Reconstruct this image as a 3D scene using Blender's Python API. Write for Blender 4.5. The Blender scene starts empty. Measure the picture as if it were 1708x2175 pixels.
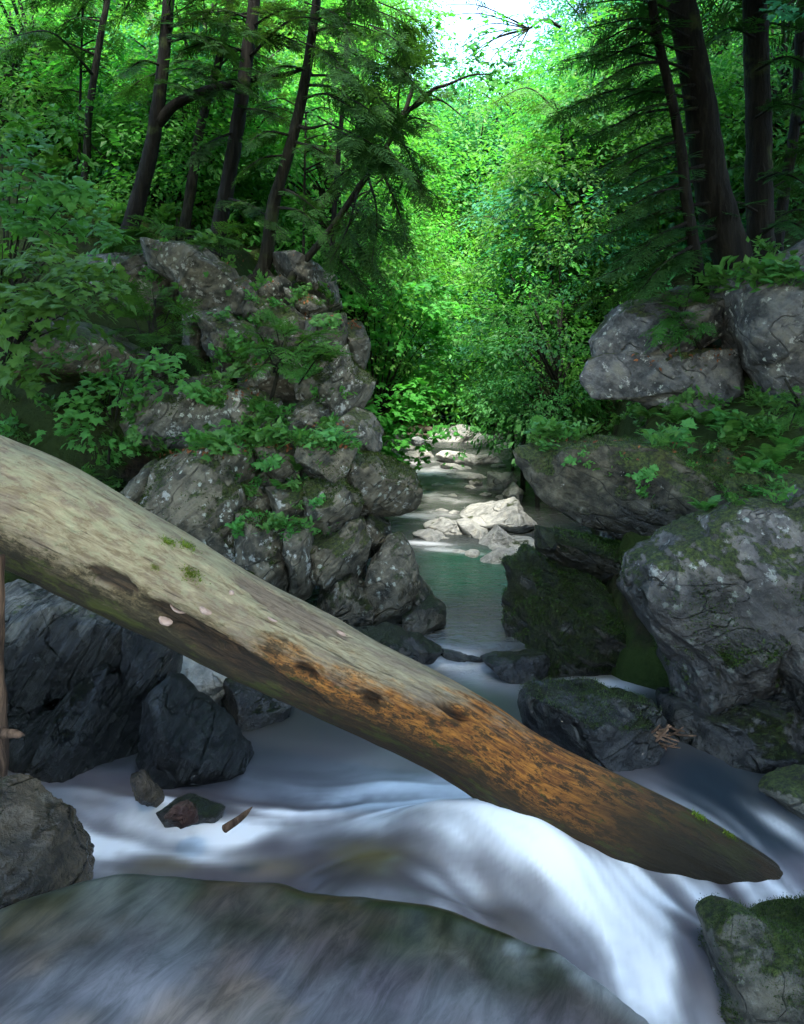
import bpy, bmesh, math, random
import numpy as np
from mathutils import Vector, Matrix

# ------------------------------------------------------------------ camera, sky, sun, exposure
scene = bpy.context.scene
COL = scene.collection
CAMZ, FPX, CX, HY = 1.7, 1700.0, 854.0, 850.0        # photograph measured at 1708 x 2175
cam_d = bpy.data.cameras.new('camera')
cam = bpy.data.objects.new('camera', cam_d)
COL.objects.link(cam)
cam.location = (0, 0, CAMZ)
cam.rotation_euler = (math.radians(90), 0, 0)
cam_d.sensor_fit = 'VERTICAL'
cam_d.sensor_height = 24.0
cam_d.lens = 24.0 * FPX / 2175.0
cam_d.shift_y = (HY - 1087.5) / 2175.0               # view camera with the front lowered: verticals stay upright
cam_d.clip_start = 0.05
cam_d.clip_end = 800
scene.camera = cam

SUN_EL, SUN_AZ = math.radians(63), math.radians(184)   # azimuth from +Y (up the gorge) towards +X
world = bpy.data.worlds.new('World')
scene.world = world
world.use_nodes = True
nt = world.node_tree
bg = nt.nodes['Background']
sky = nt.nodes.new('ShaderNodeTexSky')
sky.sky_type = 'NISHITA'
sky.sun_disc = False
sky.sun_elevation = SUN_EL
sky.sun_rotation = SUN_AZ
sky.air_density = 1.1
sky.dust_density = 1.2
sky.ozone_density = 2.0
nt.links.new(sky.outputs[0], bg.inputs[0])
bg.inputs[1].default_value = 0.15

sun_d = bpy.data.lights.new('sun', 'SUN')
sun = bpy.data.objects.new('sun', sun_d)
COL.objects.link(sun)
sun_d.energy = 3.0
sun_d.angle = math.radians(10)
sun_d.color = (1.0, 0.95, 0.84)
sun_dir = Vector((math.sin(SUN_AZ) * math.cos(SUN_EL), math.cos(SUN_AZ) * math.cos(SUN_EL), math.sin(SUN_EL)))
sun.rotation_euler = (-sun_dir).to_track_quat('-Z', 'Y').to_euler()
sun.location = (0, 0, 30)

vs = scene.view_settings
vs.view_transform = 'Standard'
vs.look = 'None'
vs.gamma = 1.0
vs.use_curve_mapping = False
vs.exposure = 3.38
cy = scene.cycles
cy.max_bounces = 7
cy.diffuse_bounces = 4
cy.glossy_bounces = 3
cy.transmission_bounces = 4
cy.transparent_max_bounces = 4
cy.caustics_reflective = False
cy.caustics_refractive = False
cy.use_denoising = True
cy.sample_clamp_indirect = 6.0

RNG = np.random.default_rng(7)
random.seed(7)

# ------------------------------------------------------------------ helpers
def W(px, py, Y):
    """a photograph pixel at distance Y -> world point"""
    return np.array([(px - CX) / FPX * Y, Y, CAMZ - (py - HY) / FPX * Y])

def at_z(px, py, z):
    Y = (CAMZ - z) * FPX / (py - HY)
    return W(px, py, Y)

_tab = {}
def _tables(seed):
    if seed not in _tab:
        r = np.random.default_rng(1000 + seed)
        perm = r.permutation(256)
        g = r.normal(size=(256, 3)); g /= np.linalg.norm(g, axis=1)[:, None]
        _tab[seed] = (np.concatenate([perm, perm, perm]), g)
    return _tab[seed]

def perlin(p, seed=0):
    perm, g = _tables(seed % 17)
    p = p + (seed * 13.37 % 91)
    i = np.floor(p).astype(np.int64); f = p - i
    i &= 255
    u = f * f * f * (f * (f * 6 - 15) + 10)
    out = 0
    for dx in (0, 1):
        for dy in (0, 1):
            for dz in (0, 1):
                h = perm[perm[perm[(i[:, 0] + dx) & 255] + ((i[:, 1] + dy) & 255)] + ((i[:, 2] + dz) & 255)]
                gr = g[h]
                d = gr[:, 0] * (f[:, 0] - dx) + gr[:, 1] * (f[:, 1] - dy) + gr[:, 2] * (f[:, 2] - dz)
                w = (u[:, 0] if dx else 1 - u[:, 0]) * (u[:, 1] if dy else 1 - u[:, 1]) * (u[:, 2] if dz else 1 - u[:, 2])
                out = out + d * w
    return out

def fbm(p, octv=4, seed=0, gain=0.5, ridged=False):
    a, s, out = 1.0, 1.0, 0.0
    for o in range(octv):
        n = perlin(p * s, seed + o)
        if ridged: n = 0.5 - np.abs(n) * 2
        out = out + a * n
        a *= gain; s *= 2.03
    return out

def smooth(a, b, x):
    t = np.clip((x - a) / (b - a), 0, 1)
    return t * t * (3 - 2 * t)

def mesh_np(name, V, F, smooth_shade=True, face_mat=None):
    """mesh from arrays; F is one (n,k) array or a list of such"""
    me = bpy.data.meshes.new(name)
    Fs = F if isinstance(F, list) else [F]
    Fs = [np.asarray(f, dtype=np.int32) for f in Fs if len(f)]
    V = np.asarray(V, dtype=np.float32)
    me.vertices.add(len(V)); me.vertices.foreach_set('co', V.ravel())
    loops = np.concatenate([f.ravel() for f in Fs])
    tot = np.concatenate([np.full(len(f), f.shape[1], dtype=np.int32) for f in Fs])
    start = np.concatenate([[0], np.cumsum(tot)[:-1]]).astype(np.int32)
    me.loops.add(len(loops)); me.loops.foreach_set('vertex_index', loops)
    me.polygons.add(len(tot)); me.polygons.foreach_set('loop_start', start); me.polygons.foreach_set('loop_total', tot)
    me.polygons.foreach_set('use_smooth', np.full(len(tot), smooth_shade, dtype=bool))
    if face_mat is not None:
        me.polygons.foreach_set('material_index', np.asarray(face_mat, dtype=np.int32))
    me.update(calc_edges=True)
    return me

def obj(name, me, mats=None, parent=None, loc=None):
    o = bpy.data.objects.new(name, me)
    COL.objects.link(o)
    if mats is not None and me is not None and len(me.materials) == 0:
        for m in (mats if isinstance(mats, (list, tuple)) else [mats]): me.materials.append(m)
    if parent is not None: o.parent = parent
    if loc is not None: o.location = loc
    return o

def tag(o, label=None, cat=None, group=None, kind=None):
    if label: o['label'] = label
    if cat: o['category'] = cat
    if group: o['group'] = group
    if kind: o['kind'] = kind
    return o

def thing(name, label, cat, loc, group=None):
    o = bpy.data.objects.new(name, None); COL.objects.link(o)
    o.empty_display_size = 0.1
    o.location = loc
    return tag(o, label, cat, group)

def fattr(me, name, arr, domain='POINT'):
    a = me.attributes.new(name, 'FLOAT', domain)
    a.data.foreach_set('value', np.asarray(arr, dtype=np.float32))

def vattr(me, name, arr):
    a = me.attributes.new(name, 'FLOAT_VECTOR', 'POINT')
    a.data.foreach_set('vector', np.asarray(arr, dtype=np.float32).ravel())

def catmull(P, n):
    P = np.asarray(P, float)
    Q = np.vstack([2 * P[0] - P[1], P, 2 * P[-1] - P[-2]])
    out = []
    m = len(P) - 1
    for k in range(n):
        t = k / (n - 1) * m
        i = min(int(t), m - 1); t -= i
        a, b, c, d = Q[i], Q[i + 1], Q[i + 2], Q[i + 3]
        out.append(0.5 * (2 * b + (c - a) * t + (2 * a - 5 * b + 4 * c - d) * t * t + (3 * b - a - 3 * c + d) * t ** 3))
    return np.array(out)

def tube_np(P, R, seg=8, amp=0.0, nscale=3.0, seed=0, caps=True):
    """tube along P with radii R -> V, quads, tris"""
    P = np.asarray(P, float); R = np.asarray(R, float)
    n = len(P)
    T = np.gradient(P, axis=0); T /= np.linalg.norm(T, axis=1)[:, None] + 1e-9
    ref = np.array([0, 1.0, 0]) if abs(T[:, 1]).mean() < 0.8 else np.array([1.0, 0, 0])
    A = np.cross(T, ref); A /= np.linalg.norm(A, axis=1)[:, None] + 1e-9
    B = np.cross(T, A)
    th = np.arange(seg) / seg * 2 * math.pi
    c, s = np.cos(th), np.sin(th)
    ring = A[:, None, :] * c[None, :, None] + B[:, None, :] * s[None, :, None]
    RR = np.repeat(R[:, None], seg, 1)
    if amp:
        q = (P[:, None, :] + ring * RR[..., None]).reshape(-1, 3)
        RR = RR * (1 + amp * fbm(q * nscale, 3, seed).reshape(n, seg))
    V = (P[:, None, :] + ring * RR[..., None]).reshape(-1, 3)
    i = np.arange(n - 1)[:, None] * seg; j = np.arange(seg)[None, :]; k = (j + 1) % seg
    F = np.stack([i + j, i + k, i + seg + k, i + seg + j], -1).reshape(-1, 4)
    tris = np.zeros((0, 3), int)
    if caps:
        b = len(V)
        V = np.vstack([V, P[0], P[-1]])
        j = np.arange(seg); k = (j + 1) % seg
        tris = np.vstack([np.stack([np.full(seg, b), k, j], -1), np.stack([np.full(seg, b + 1), (n - 1) * seg + j, (n - 1) * seg + k], -1)])
    return V, F, tris

class Mesh:
    """collects pieces of one part"""
    def __init__(s): s.V = []; s.Q = []; s.T = []; s.mq = []; s.mt = []; s.rq = []; s.rt = []; s.n = 0
    def add(s, V, Q=None, T=None, mat=0, rq=None, rt=None):
        if Q is not None and len(Q):
            s.Q.append(np.asarray(Q) + s.n); s.mq.append(np.full(len(Q), mat)); s.rq.append(np.full(len(Q), .5) if rq is None else rq)
        if T is not None and len(T):
            s.T.append(np.asarray(T) + s.n); s.mt.append(np.full(len(T), mat)); s.rt.append(np.full(len(T), .5) if rt is None else rt)
        s.V.append(np.asarray(V)); s.n += len(V)
    def tube(s, P, R, seg=6, mat=0, **k):
        V, Q, T = tube_np(P, R, seg, **k); s.add(V, Q, T, mat)
    def build(s, name, origin=None, smooth_shade=True):
        V = np.vstack(s.V)
        if origin is not None: V = V - np.asarray(origin)
        F = []; mats = []; r = []
        if s.Q: F.append(np.vstack(s.Q)); mats += s.mq; r += s.rq
        if s.T: F.append(np.vstack(s.T)); mats += s.mt; r += s.rt
        me = mesh_np(name, V, F, smooth_shade, np.concatenate(mats))
        fattr(me, 'rnd', np.concatenate(r), 'FACE')
        return me

# ------------------------------------------------------------------ materials
class NT:
    def __init__(s, name):
        s.m = bpy.data.materials.new(name); s.m.use_nodes = True
        s.t = s.m.node_tree; s.N = s.t.nodes; s.L = s.t.links
        s.N.clear()
        s.out = s.N.new('ShaderNodeOutputMaterial')
    def node(s, typ, **k):
        n = s.N.new('ShaderNode' + typ)
        for a, b in k.items(): setattr(n, a, b)
        return n
    def link(s, a, b): s.L.new(a, b)
    def set(s, sock, v):
        if isinstance(v, bpy.types.NodeSocket): s.L.new(v, sock)
        else: sock.default_value = v
    def math(s, op, a, b=0.5, c=None, clamp=False):
        n = s.node('Math', operation=op, use_clamp=clamp)
        s.set(n.inputs[0], a); s.set(n.inputs[1], b)
        if c is not None: s.set(n.inputs[2], c)
        return n.outputs[0]
    def mix(s, f, a, b, blend='MIX'):
        n = s.node('Mix', data_type='RGBA', blend_type=blend)
        s.set(n.inputs[0], f)
        s.set(n.inputs[6], a if isinstance(a, bpy.types.NodeSocket) else (*a, 1)); s.set(n.inputs[7], b if isinstance(b, bpy.types.NodeSocket) else (*b, 1))
        return n.outputs[2]
    def noise(s, vec, scale, detail=4, rough=0.55, dist=0.0):
        n = s.node('TexNoise'); s.set(n.inputs['Vector'], vec)
        n.inputs['Scale'].default_value = scale; n.inputs['Detail'].default_value = detail
        n.inputs['Roughness'].default_value = rough; n.inputs['Distortion'].default_value = dist
        return n.outputs['Fac']
    def voronoi(s, vec, scale, feature='F1', out='Distance'):
        n = s.node('TexVoronoi', feature=feature); s.set(n.inputs['Vector'], vec); n.inputs['Scale'].default_value = scale
        return n.outputs[out]
    def step(s, v, a, b):
        n = s.node('MapRange', interpolation_type='SMOOTHSTEP'); s.set(n.inputs[0], v)
        s.set(n.inputs[1], a); s.set(n.inputs[2], b)
        return n.outputs[0]
    def mapping(s, vec, rot=(0, 0, 0), scale=(1, 1, 1), loc=(0, 0, 0)):
        n = s.node('Mapping'); s.set(n.inputs[0], vec)
        n.inputs['Rotation'].default_value = rot; n.inputs['Scale'].default_value = scale; n.inputs['Location'].default_value = loc
        return n.outputs[0]
    def attr(s, name, out='Fac'):
        n = s.node('Attribute'); n.attribute_name = name
        return n.outputs[out]
    def bump(s, h, strength, dist, normal=None):
        n = s.node('Bump'); s.set(n.inputs['Height'], h); n.inputs['Strength'].default_value = strength; n.inputs['Distance'].default_value = dist
        if normal is not None: s.link(normal, n.inputs['Normal'])
        return n.outputs[0]
    def principled(s, col, rough, normal=None, spec=0.5):
        b = s.node('BsdfPrincipled')
        s.set(b.inputs['Base Color'], col if isinstance(col, bpy.types.NodeSocket) else (*col, 1)); s.set(b.inputs['Roughness'], rough)
        s.set(b.inputs['Specular IOR Level'], spec)
        if normal is not None: s.link(normal, b.inputs['Normal'])
        return b
    def done(s, shader): s.link(shader, s.out.inputs['Surface']); return s.m

def rock_mat(name, angle=35, dark=(0.07, 0.075, 0.07), light=(0.30, 0.29, 0.265), moss=0.3, lichen=0.5, wet=0.2, streak=7.0, tint=(0.16, 0.15, 0.11), yaw=20, wetness=0.8, wet_shade=0.24, gloss=0.58, stw=0.28):
    k = NT(name)
    tc = k.node('TexCoord'); geo = k.node('NewGeometry')
    co = geo.outputs['Position']
    st = k.mapping(k.mapping(co, rot=(0, math.radians(angle), 0)), scale=(1.0, 1.3, streak))
    n_big = k.noise(co, 2.3, 5, 0.6)
    n_st = k.noise(st, 3.0, 7, 0.66, 0.5)
    n_fin = k.noise(co, 34, 5, 0.7)
    n_mid = k.noise(co, 8, 5, 0.62)
    f = k.math('ADD', k.math('MULTIPLY', n_st, stw), k.math('ADD', k.math('MULTIPLY', n_mid, 0.62 - stw * .6), k.math('MULTIPLY', n_big, 0.38 - stw * .4)))
    col = k.mix(k.step(f, 0.38, 0.62), dark, light)
    col = k.mix(k.step(n_mid, 0.45, 0.75), col, k.mix(0.6, col, tint))
    col = k.mix(k.math('MULTIPLY', k.step(n_fin, 0.5, 0.75), 0.45), col, k.mix(0.65, col, dark))
    # quartz-like bright streaks
    col = k.mix(k.math('MULTIPLY', k.step(n_st, 0.62, 0.72), stw * .8), col, (0.5, 0.5, 0.48))
    # lichen crusts
    if lichen > 0:
        v = k.voronoi(k.mapping(co, loc=(3, 1, 2)), 15)
        rag = k.noise(co, 60, 3, 0.7)
        area = k.step(k.noise(k.mapping(co, loc=(9, 4, 7)), 3.2, 4, 0.6), 0.62 - 0.18 * lichen, 0.72 - 0.12 * lichen)
        spot = k.math('SUBTRACT', 1.0, k.step(k.math('ADD', v, k.math('MULTIPLY', k.math('SUBTRACT', rag, 0.5), 0.9)), 0.16, 0.30))
        col = k.mix(k.math('MULTIPLY', k.math('MULTIPLY', spot, area), 0.75), col, (0.47, 0.52, 0.46))
        big = k.step(k.noise(k.mapping(co, loc=(-5, 2, 1)), 6.5, 9, 0.75), 0.66 - 0.09 * lichen, 0.70 - 0.09 * lichen)
        col = k.mix(k.math('MULTIPLY', big, 0.7), col, (0.42, 0.44, 0.42))
    # moss
    nz = k.node('SeparateXYZ'); k.link(geo.outputs['Normal'], nz.inputs[0])
    mf = k.math('ADD', k.math('MULTIPLY', nz.outputs[2], 0.28), k.noise(k.mapping(co, loc=(1, 8, 3)), 3.1, 7, 0.68))
    mossf = k.step(mf, 0.86 - 0.38 * moss, 0.93 - 0.38 * moss)
    mcol = k.mix(k.step(k.noise(co, 40, 5, 0.7), 0.35, 0.68), (0.008, 0.020, 0.004), (0.085, 0.125, 0.018))
    mcol = k.mix(k.math('MULTIPLY', k.step(k.noise(co, 6, 4), 0.5, 0.7), 0.6), mcol, k.mix(0.5, mcol, (0.07, 0.045, 0.012)))
    col = k.mix(k.math('MULTIPLY', mossf, 0.93), col, mcol)
    # wet band above the stream; its darkening also paints in shade on lower faces
    pz = k.node('SeparateXYZ'); k.link(geo.outputs['Position'], pz.inputs[0])
    wz = k.math('SUBTRACT', pz.outputs[2], k.math('MULTIPLY', k.math('SUBTRACT', k.noise(k.mapping(co, scale=(3, 3, 0.7)), 2.0, 4), 0.5), 0.55))
    wetf = k.math('MULTIPLY', k.math('SUBTRACT', 1.0, k.step(wz, wet - 0.06, wet + 0.12)), wetness)
    col = k.mix(wetf, col, k.mix(1.0, col, (wet_shade, wet_shade * 1.03, wet_shade * 1.03), 'MULTIPLY'))
    rough = k.math('SUBTRACT', 0.80, k.math('MULTIPLY', wetf, gloss))
    knob = k.noise(co, 16, 6, 0.66, 0.4)
    h = k.math('ADD', k.math('MULTIPLY', n_st, .35 + stw), k.math('ADD', k.math('MULTIPLY', n_fin, 0.35), k.math('ADD', k.math('MULTIPLY', n_mid, 0.6), k.math('MULTIPLY', knob, 0.75))))
    h = k.math('ADD', h, k.math('MULTIPLY', k.math('MULTIPLY', mossf, k.noise(co, 60, 4, 0.75)), 1.3))
    # hairline cracks: irregular lines along and across the foliation
    cn = k.noise(k.mapping(st, scale=(0.8, 0.8, 0.45), loc=(5, 3, 1)), 1.3, 2.5, 0.5, 0.0)
    cn2 = k.noise(k.mapping(k.mapping(co, rot=(0.2, math.radians(angle + 68), 0.3)), scale=(.7, .7, 2.6), loc=(2, 6, 4)), 1.6, 2, 0.5)
    crf = k.math('MAXIMUM', k.math('SUBTRACT', 1.0, k.step(k.math('ABSOLUTE', k.math('SUBTRACT', cn, 0.5)), 0.0, 0.011)), k.math('SUBTRACT', 1.0, k.step(k.math('ABSOLUTE', k.math('SUBTRACT', cn2, 0.47)), 0.0, 0.004)))
    crf = k.math('MULTIPLY', crf, k.step(n_mid, 0.42, 0.58))
    h = k.math('SUBTRACT', h, k.math('MULTIPLY', crf, 0.9))
    col = k.mix(k.math('MULTIPLY', crf, 0.6), col, (0.012, 0.014, 0.010))
    nb = k.bump(h, 0.9, 0.045)
    b = k.principled(col, rough, nb, 0.45)
    return k.done(b.outputs[0])

def leaf_mat(name, lo, hi, transl=0.4, tcol=None, rough=0.5, spec=0.22):
    k = NT(name)
    r = k.attr('rnd')
    oi = k.node('ObjectInfo')
    col = k.mix(r, lo, hi)
    hs = k.node('HueSaturation'); k.set(hs.inputs['Color'], col)
    k.set(hs.inputs['Hue'], k.math('ADD', 0.485, k.math('MULTIPLY', oi.outputs['Random'], 0.03)))
    k.set(hs.inputs['Value'], k.math('ADD', 0.8, k.math('MULTIPLY', oi.outputs['Random'], 0.4)))
    col = hs.outputs[0]
    b = k.principled(col, rough, None, spec)
    t = k.node('BsdfTranslucent')
    k.set(t.inputs[0], k.mix(1.0, col, tcol or (1.5, 1.35, 0.6), 'MULTIPLY'))
    m = k.node('MixShader'); m.inputs[0].default_value = transl
    k.link(b.outputs[0], m.inputs[1]); k.link(t.outputs[0], m.inputs[2])
    return k.done(m.outputs[0])

def bark_mat(name, dark=(0.004, 0.004, 0.0035), light=(0.017, 0.0165, 0.013), moss=0.2, sc=1.0):
    k = NT(name)
    geo = k.node('NewGeometry'); co = geo.outputs['Position']
    n = k.noise(k.mapping(co, scale=(1, 1, 0.16)), 22 * sc, 6, 0.65, 0.6)
    n2 = k.noise(co, 3, 5, 0.6)
    col = k.mix(k.step(n, 0.38, 0.68), dark, light)
    col = k.mix(k.math('MULTIPLY', k.step(n2, 0.62 - 0.15 * moss, 0.75 - 0.15 * moss), 0.7), col, (0.045, 0.07, 0.02))
    b = k.principled(col, 0.9, k.bump(n, 1.0, 0.03), 0.2)
    return k.done(b.outputs[0])

M = {}
M['cliff'] = rock_mat('rock_cliff', 40, (0.022, 0.023, 0.017), (0.185, 0.165, 0.118), moss=0.52, lichen=0.85, wet=0.40)
M['cliff_up'] = rock_mat('rock_cliff_weathered', 55, (0.021, 0.024, 0.020), (0.18, 0.175, 0.145), moss=0.5, lichen=1.0, wet=-5, streak=5)
M['striated'] = rock_mat('rock_striated_schist', 58, (0.010, 0.013, 0.012), (0.27, 0.265, 0.235), moss=0.2, lichen=0.12, wet=0.60, streak=9, yaw=0, wetness=0.97, wet_shade=0.06, gloss=0.62, stw=0.62)
M['right'] = rock_mat('rock_mossy_cliff', -28, (0.005, 0.006, 0.004), (0.07, 0.066, 0.044), moss=0.98, lichen=0.35, wet=0.95, streak=6, yaw=-15, wet_shade=0.14)
M['right_up'] = rock_mat('rock_grey_upper', -35, (0.018, 0.021, 0.023), (0.15, 0.155, 0.16), moss=0.45, lichen=0.8, wet=-5, streak=4)
M['boulder'] = rock_mat('rock_boulder_lichened', -50, (0.012, 0.014, 0.012), (0.175, 0.165, 0.165), moss=0.62, lichen=0.8, wet=0.78, streak=4, yaw=-20, wet_shade=0.15)
M['pale'] = rock_mat('rock_pale_river', 25, (0.17, 0.175, 0.165), (0.46, 0.465, 0.44), moss=0.04, lichen=0.1, wet=0.0, streak=6, tint=(0.36, 0.33, 0.25), wetness=0.4)
M['wetblock'] = rock_mat('rock_wet_dark', -40, (0.010, 0.011, 0.009), (0.12, 0.12, 0.125), moss=0.27, lichen=0.2, wet=0.7, streak=3, gloss=0.68, wetness=0.9)
M['wetbrown'] = rock_mat('rock_wet_brown', 20, (0.04, 0.027, 0.016), (0.26, 0.19, 0.12), moss=0.12, lichen=0.1, wet=2.0, streak=4, tint=(0.2, 0.12, 0.06), wetness=0.9, wet_shade=0.45, gloss=0.72)
M['redwet'] = rock_mat('rock_wet_red', 20, (0.06, 0.02, 0.014), (0.2, 0.08, 0.05), moss=0.0, lichen=0.0, wet=2.0, wetness=0.5)
M['mossrock'] = rock_mat('rock_moss_grown', 15, (0.016, 0.018, 0.014), (0.12, 0.12, 0.10), moss=0.55, lichen=0.3, wet=-1, streak=5)
M['bark'] = bark_mat('bark_hemlock')
M['bark2'] = bark_mat('bark_young', (0.006, 0.0065, 0.0045), (0.027, 0.028, 0.020), moss=0.5, sc=1.6)
M['deadwood'] = bark_mat('bark_dead_grey', (0.10, 0.085, 0.065), (0.33, 0.28, 0.22), moss=0.0)
M['stick'] = bark_mat('bark_stick_red', (0.05, 0.03, 0.02), (0.22, 0.13, 0.08), moss=0.0)
M['lime'] = leaf_mat('leaf_bright', (0.036, 0.155, 0.026), (0.095, 0.31, 0.045), 0.5, (1.15, 1.3, 0.7))
M['mid'] = leaf_mat('leaf_green', (0.022, 0.125, 0.034), (0.06, 0.24, 0.062), 0.45, (1.1, 1.3, 0.8))
M['teal'] = leaf_mat('leaf_cool', (0.018, 0.115, 0.055), (0.055, 0.22, 0.105), 0.42, (1.05, 1.3, 0.95))
M['hemlock'] = leaf_mat('leaf_hemlock', (0.012, 0.050, 0.014), (0.042, 0.125, 0.03), 0.36, rough=0.75, spec=0.12)
M['hemlight'] = leaf_mat('leaf_hemlock_light', (0.022, 0.085, 0.018), (0.065, 0.18, 0.035), 0.36, rough=0.75, spec=0.12)
M['maple'] = leaf_mat('leaf_maple_shade', (0.045, 0.155, 0.034), (0.10, 0.27, 0.06), 0.4, spec=0.15)
M['fern'] = leaf_mat('leaf_fern', (0.04, 0.15, 0.035), (0.10, 0.27, 0.065), 0.38)
M['litter'] = leaf_mat('leaf_litter_brown', (0.09, 0.035, 0.015), (0.26, 0.11, 0.045), 0.1, (1, 1, 1), 0.8)

def soil_mat():
    k = NT('soil')
    geo = k.node('NewGeometry'); co = geo.outputs['Position']
    n = k.noise(co, 1.7, 6, 0.65); n2 = k.noise(co, 14, 6, 0.7)
    col = k.mix(k.step(n2, 0.35, 0.7), (0.008, 0.007, 0.005), (0.035, 0.024, 0.014))
    col = k.mix(k.step(n, 0.32, 0.48), col, k.mix(n2, (0.008, 0.02, 0.004), (0.04, 0.065, 0.012)))
    return k.done(k.principled(col, 0.95, k.bump(n2, 1.0, 0.08), 0.15).outputs[0])
M['soil'] = soil_mat()

# ------------------------------------------------------------------ terrain (banks, ledges, hillsides)
def xl_of(Y): return np.interp(Y, [0, 3, 3.6, 4.4, 5, 5.7, 6.6, 9, 13, 20, 26], [-2.2, -2.2, -2.0, -1.7, -1.1, -0.55, -0.7, -0.75, -0.35, -0.1, 0.4])
def xr_of(Y): return np.interp(Y, [0, 2, 3, 4, 4.8, 5.3, 6.2, 8, 13, 20, 26], [2.6, 2.6, 2.6, 2.1, 1.15, 1.0, 1.25, 1.75, 2.6, 3.7, 4.4])
def terrain_z(X, Y):
    n = fbm(np.stack([X * 0.55, Y * 0.55, X * 0], -1), 4, 3)
    n2 = fbm(np.stack([X * 2.1, Y * 2.1, X * 0], -1), 3, 5)
    bed = -0.55 + np.interp(Y, [5, 9, 14, 22, 40], [0, 0.1, 0.5, 1.0, 2.2])
    gully = smooth(-1.75, -2.3, X) * smooth(9.5, 7.5, Y)
    YL = Y - 2.2 * gully
    profL = np.interp(YL, [0, 4.8, 5.9, 6.3, 6.6, 7.3, 7.8, 8.6, 10, 14, 30, 70], [0.75, 0.7, 0.5, 1.0, 1.25, 1.6, 2.3, 2.95, 3.4, 4.4, 7, 16])
    dL = xl_of(Y) - X
    L = np.minimum(bed + dL * 3.0, profL + np.maximum(dL - 0.8, 0) * np.interp(Y, [0, 5, 9, 14, 40], [0.1, 0.12, 0.22, 0.42, 0.5]))
    profR = np.interp(Y, [0, 4.4, 4.9, 5.5, 6.0, 6.7, 7.4, 9, 14, 30, 70], [0.3, 0.3, 0.5, 1.05, 1.32, 1.5, 2.0, 2.6, 3.6, 6.5, 15])
    dR = X - xr_of(Y)
    R = np.minimum(bed + dR * 3.0, profR + np.maximum(dR - 0.7, 0) * np.interp(Y, [0, 5, 9, 14, 40], [0.1, 0.25, 0.4, 0.5, 0.55]))
    far = 0.4 + (Y - 25) * 0.30
    z = np.maximum(np.maximum(L, R), np.maximum(bed, np.where(Y > 24, far, -9)))
    land = smooth(0.0, 0.8, z - bed)
    return z + land * (n * 0.25 + n2 * 0.07)

yy = np.concatenate([np.arange(-2, 3, 0.16), np.arange(3, 12, 0.07), np.arange(12, 26, 0.25), np.arange(26, 91, 1.3)])
xx = np.concatenate([-np.geomspace(45, 4.05, 40), np.arange(-4, 4.5, 0.09), np.geomspace(4.55, 45, 40)])
GX, GY = np.meshgrid(xx, yy)
GZ = terrain_z(GX.ravel(), GY.ravel())
V = np.stack([GX.ravel(), GY.ravel(), GZ], -1)
nx, ny = len(xx), len(yy)
ii = (np.arange(ny - 1)[:, None] * nx + np.arange(nx - 1)[None, :])
F = np.stack([ii, ii + 1, ii + nx + 1, ii + nx], -1).reshape(-1, 4)
ground = obj('ground', mesh_np('ground', V, F), M['soil'])
tag(ground, kind='structure')

# ------------------------------------------------------------------ water
def level(Y):
    return np.interp(Y, [1.5, 2.1, 2.7, 3.3, 3.9, 5.02, 5.16, 8.0, 8.6, 10, 12.3, 13.2, 15.5, 16.2, 18, 22, 27],
                     [-0.30, -0.25, -0.14, -0.01, 0.0, 0.0, 0.12, 0.12, 0.2, 0.24, 0.40, 0.5, 0.6, 0.72, 0.8, 0.92, 1.2])
yy = np.concatenate([np.arange(0.95, 3.7, 0.0155), np.arange(3.7, 9, 0.045), np.arange(9, 27.2, 0.1)])
xx = np.concatenate([np.arange(-3.2, -1.9, 0.05), np.arange(-1.9, 1.9, 0.0155), np.arange(1.9, 5.6, 0.06)])
GX, GY = np.meshgrid(xx, yy); X = GX.ravel(); Y = GY.ravel()
Z = level(Y)
def G(x0, y0, sx, sy, ang=0.0):
    c, s = math.cos(ang), math.sin(ang)
    u = (X - x0) * c + (Y - y0) * s; v = -(X - x0) * s + (Y - y0) * c
    return np.exp(-(u / sx) ** 2 - (v / sy) ** 2)
Z = Z - 0.10 * smooth(0.6, 1.7, X) * smooth(4.3, 3.3, Y)
Z += 0.13 * G(0.34, 3.10, 0.34, 0.18) + 0.07 * G(0.10, 3.15, 0.22, 0.14) + 0.07 * G(0.55, 3.0, 0.3, 0.16, -0.6)
Z += 0.09 * G(-0.12, 2.85, 0.22, 0.16) - 0.05 * G(-0.45, 2.9, 0.22, 0.12)
Z += 0.10 * G(-0.72, 2.55, 0.2, 0.2) + 0.05 * G(-1.0, 3.35, 0.25, 0.08)
Z += 0.10 * G(1.0, 2.6, 0.16, 0.22) + 0.06 * G(0.45, 2.6, 0.2, 0.15, 0.4)
Z += 0.05 * G(1.15, 4.55, 0.25, 0.3) + 0.10 * G(0.15, 2.72, 0.16, 0.12) - 0.06 * G(0.3, 2.9, 0.16, 0.10)
fl = fbm(np.stack([X * 1.6 + Y * 0.9, Y * 1.9 - X * 0.7, X * 0], -1), 3, 21)
rip = fbm(np.stack([X * 3.0, Y * 3.0, X * 0], -1), 3, 11)
Z += 0.03 * fl * smooth(4.2, 3.2, Y) + 0.010 * rip * smooth(4.3, 5.5, Y) + 0.025 * rip * smooth(8.2, 9.5, Y)
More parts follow.
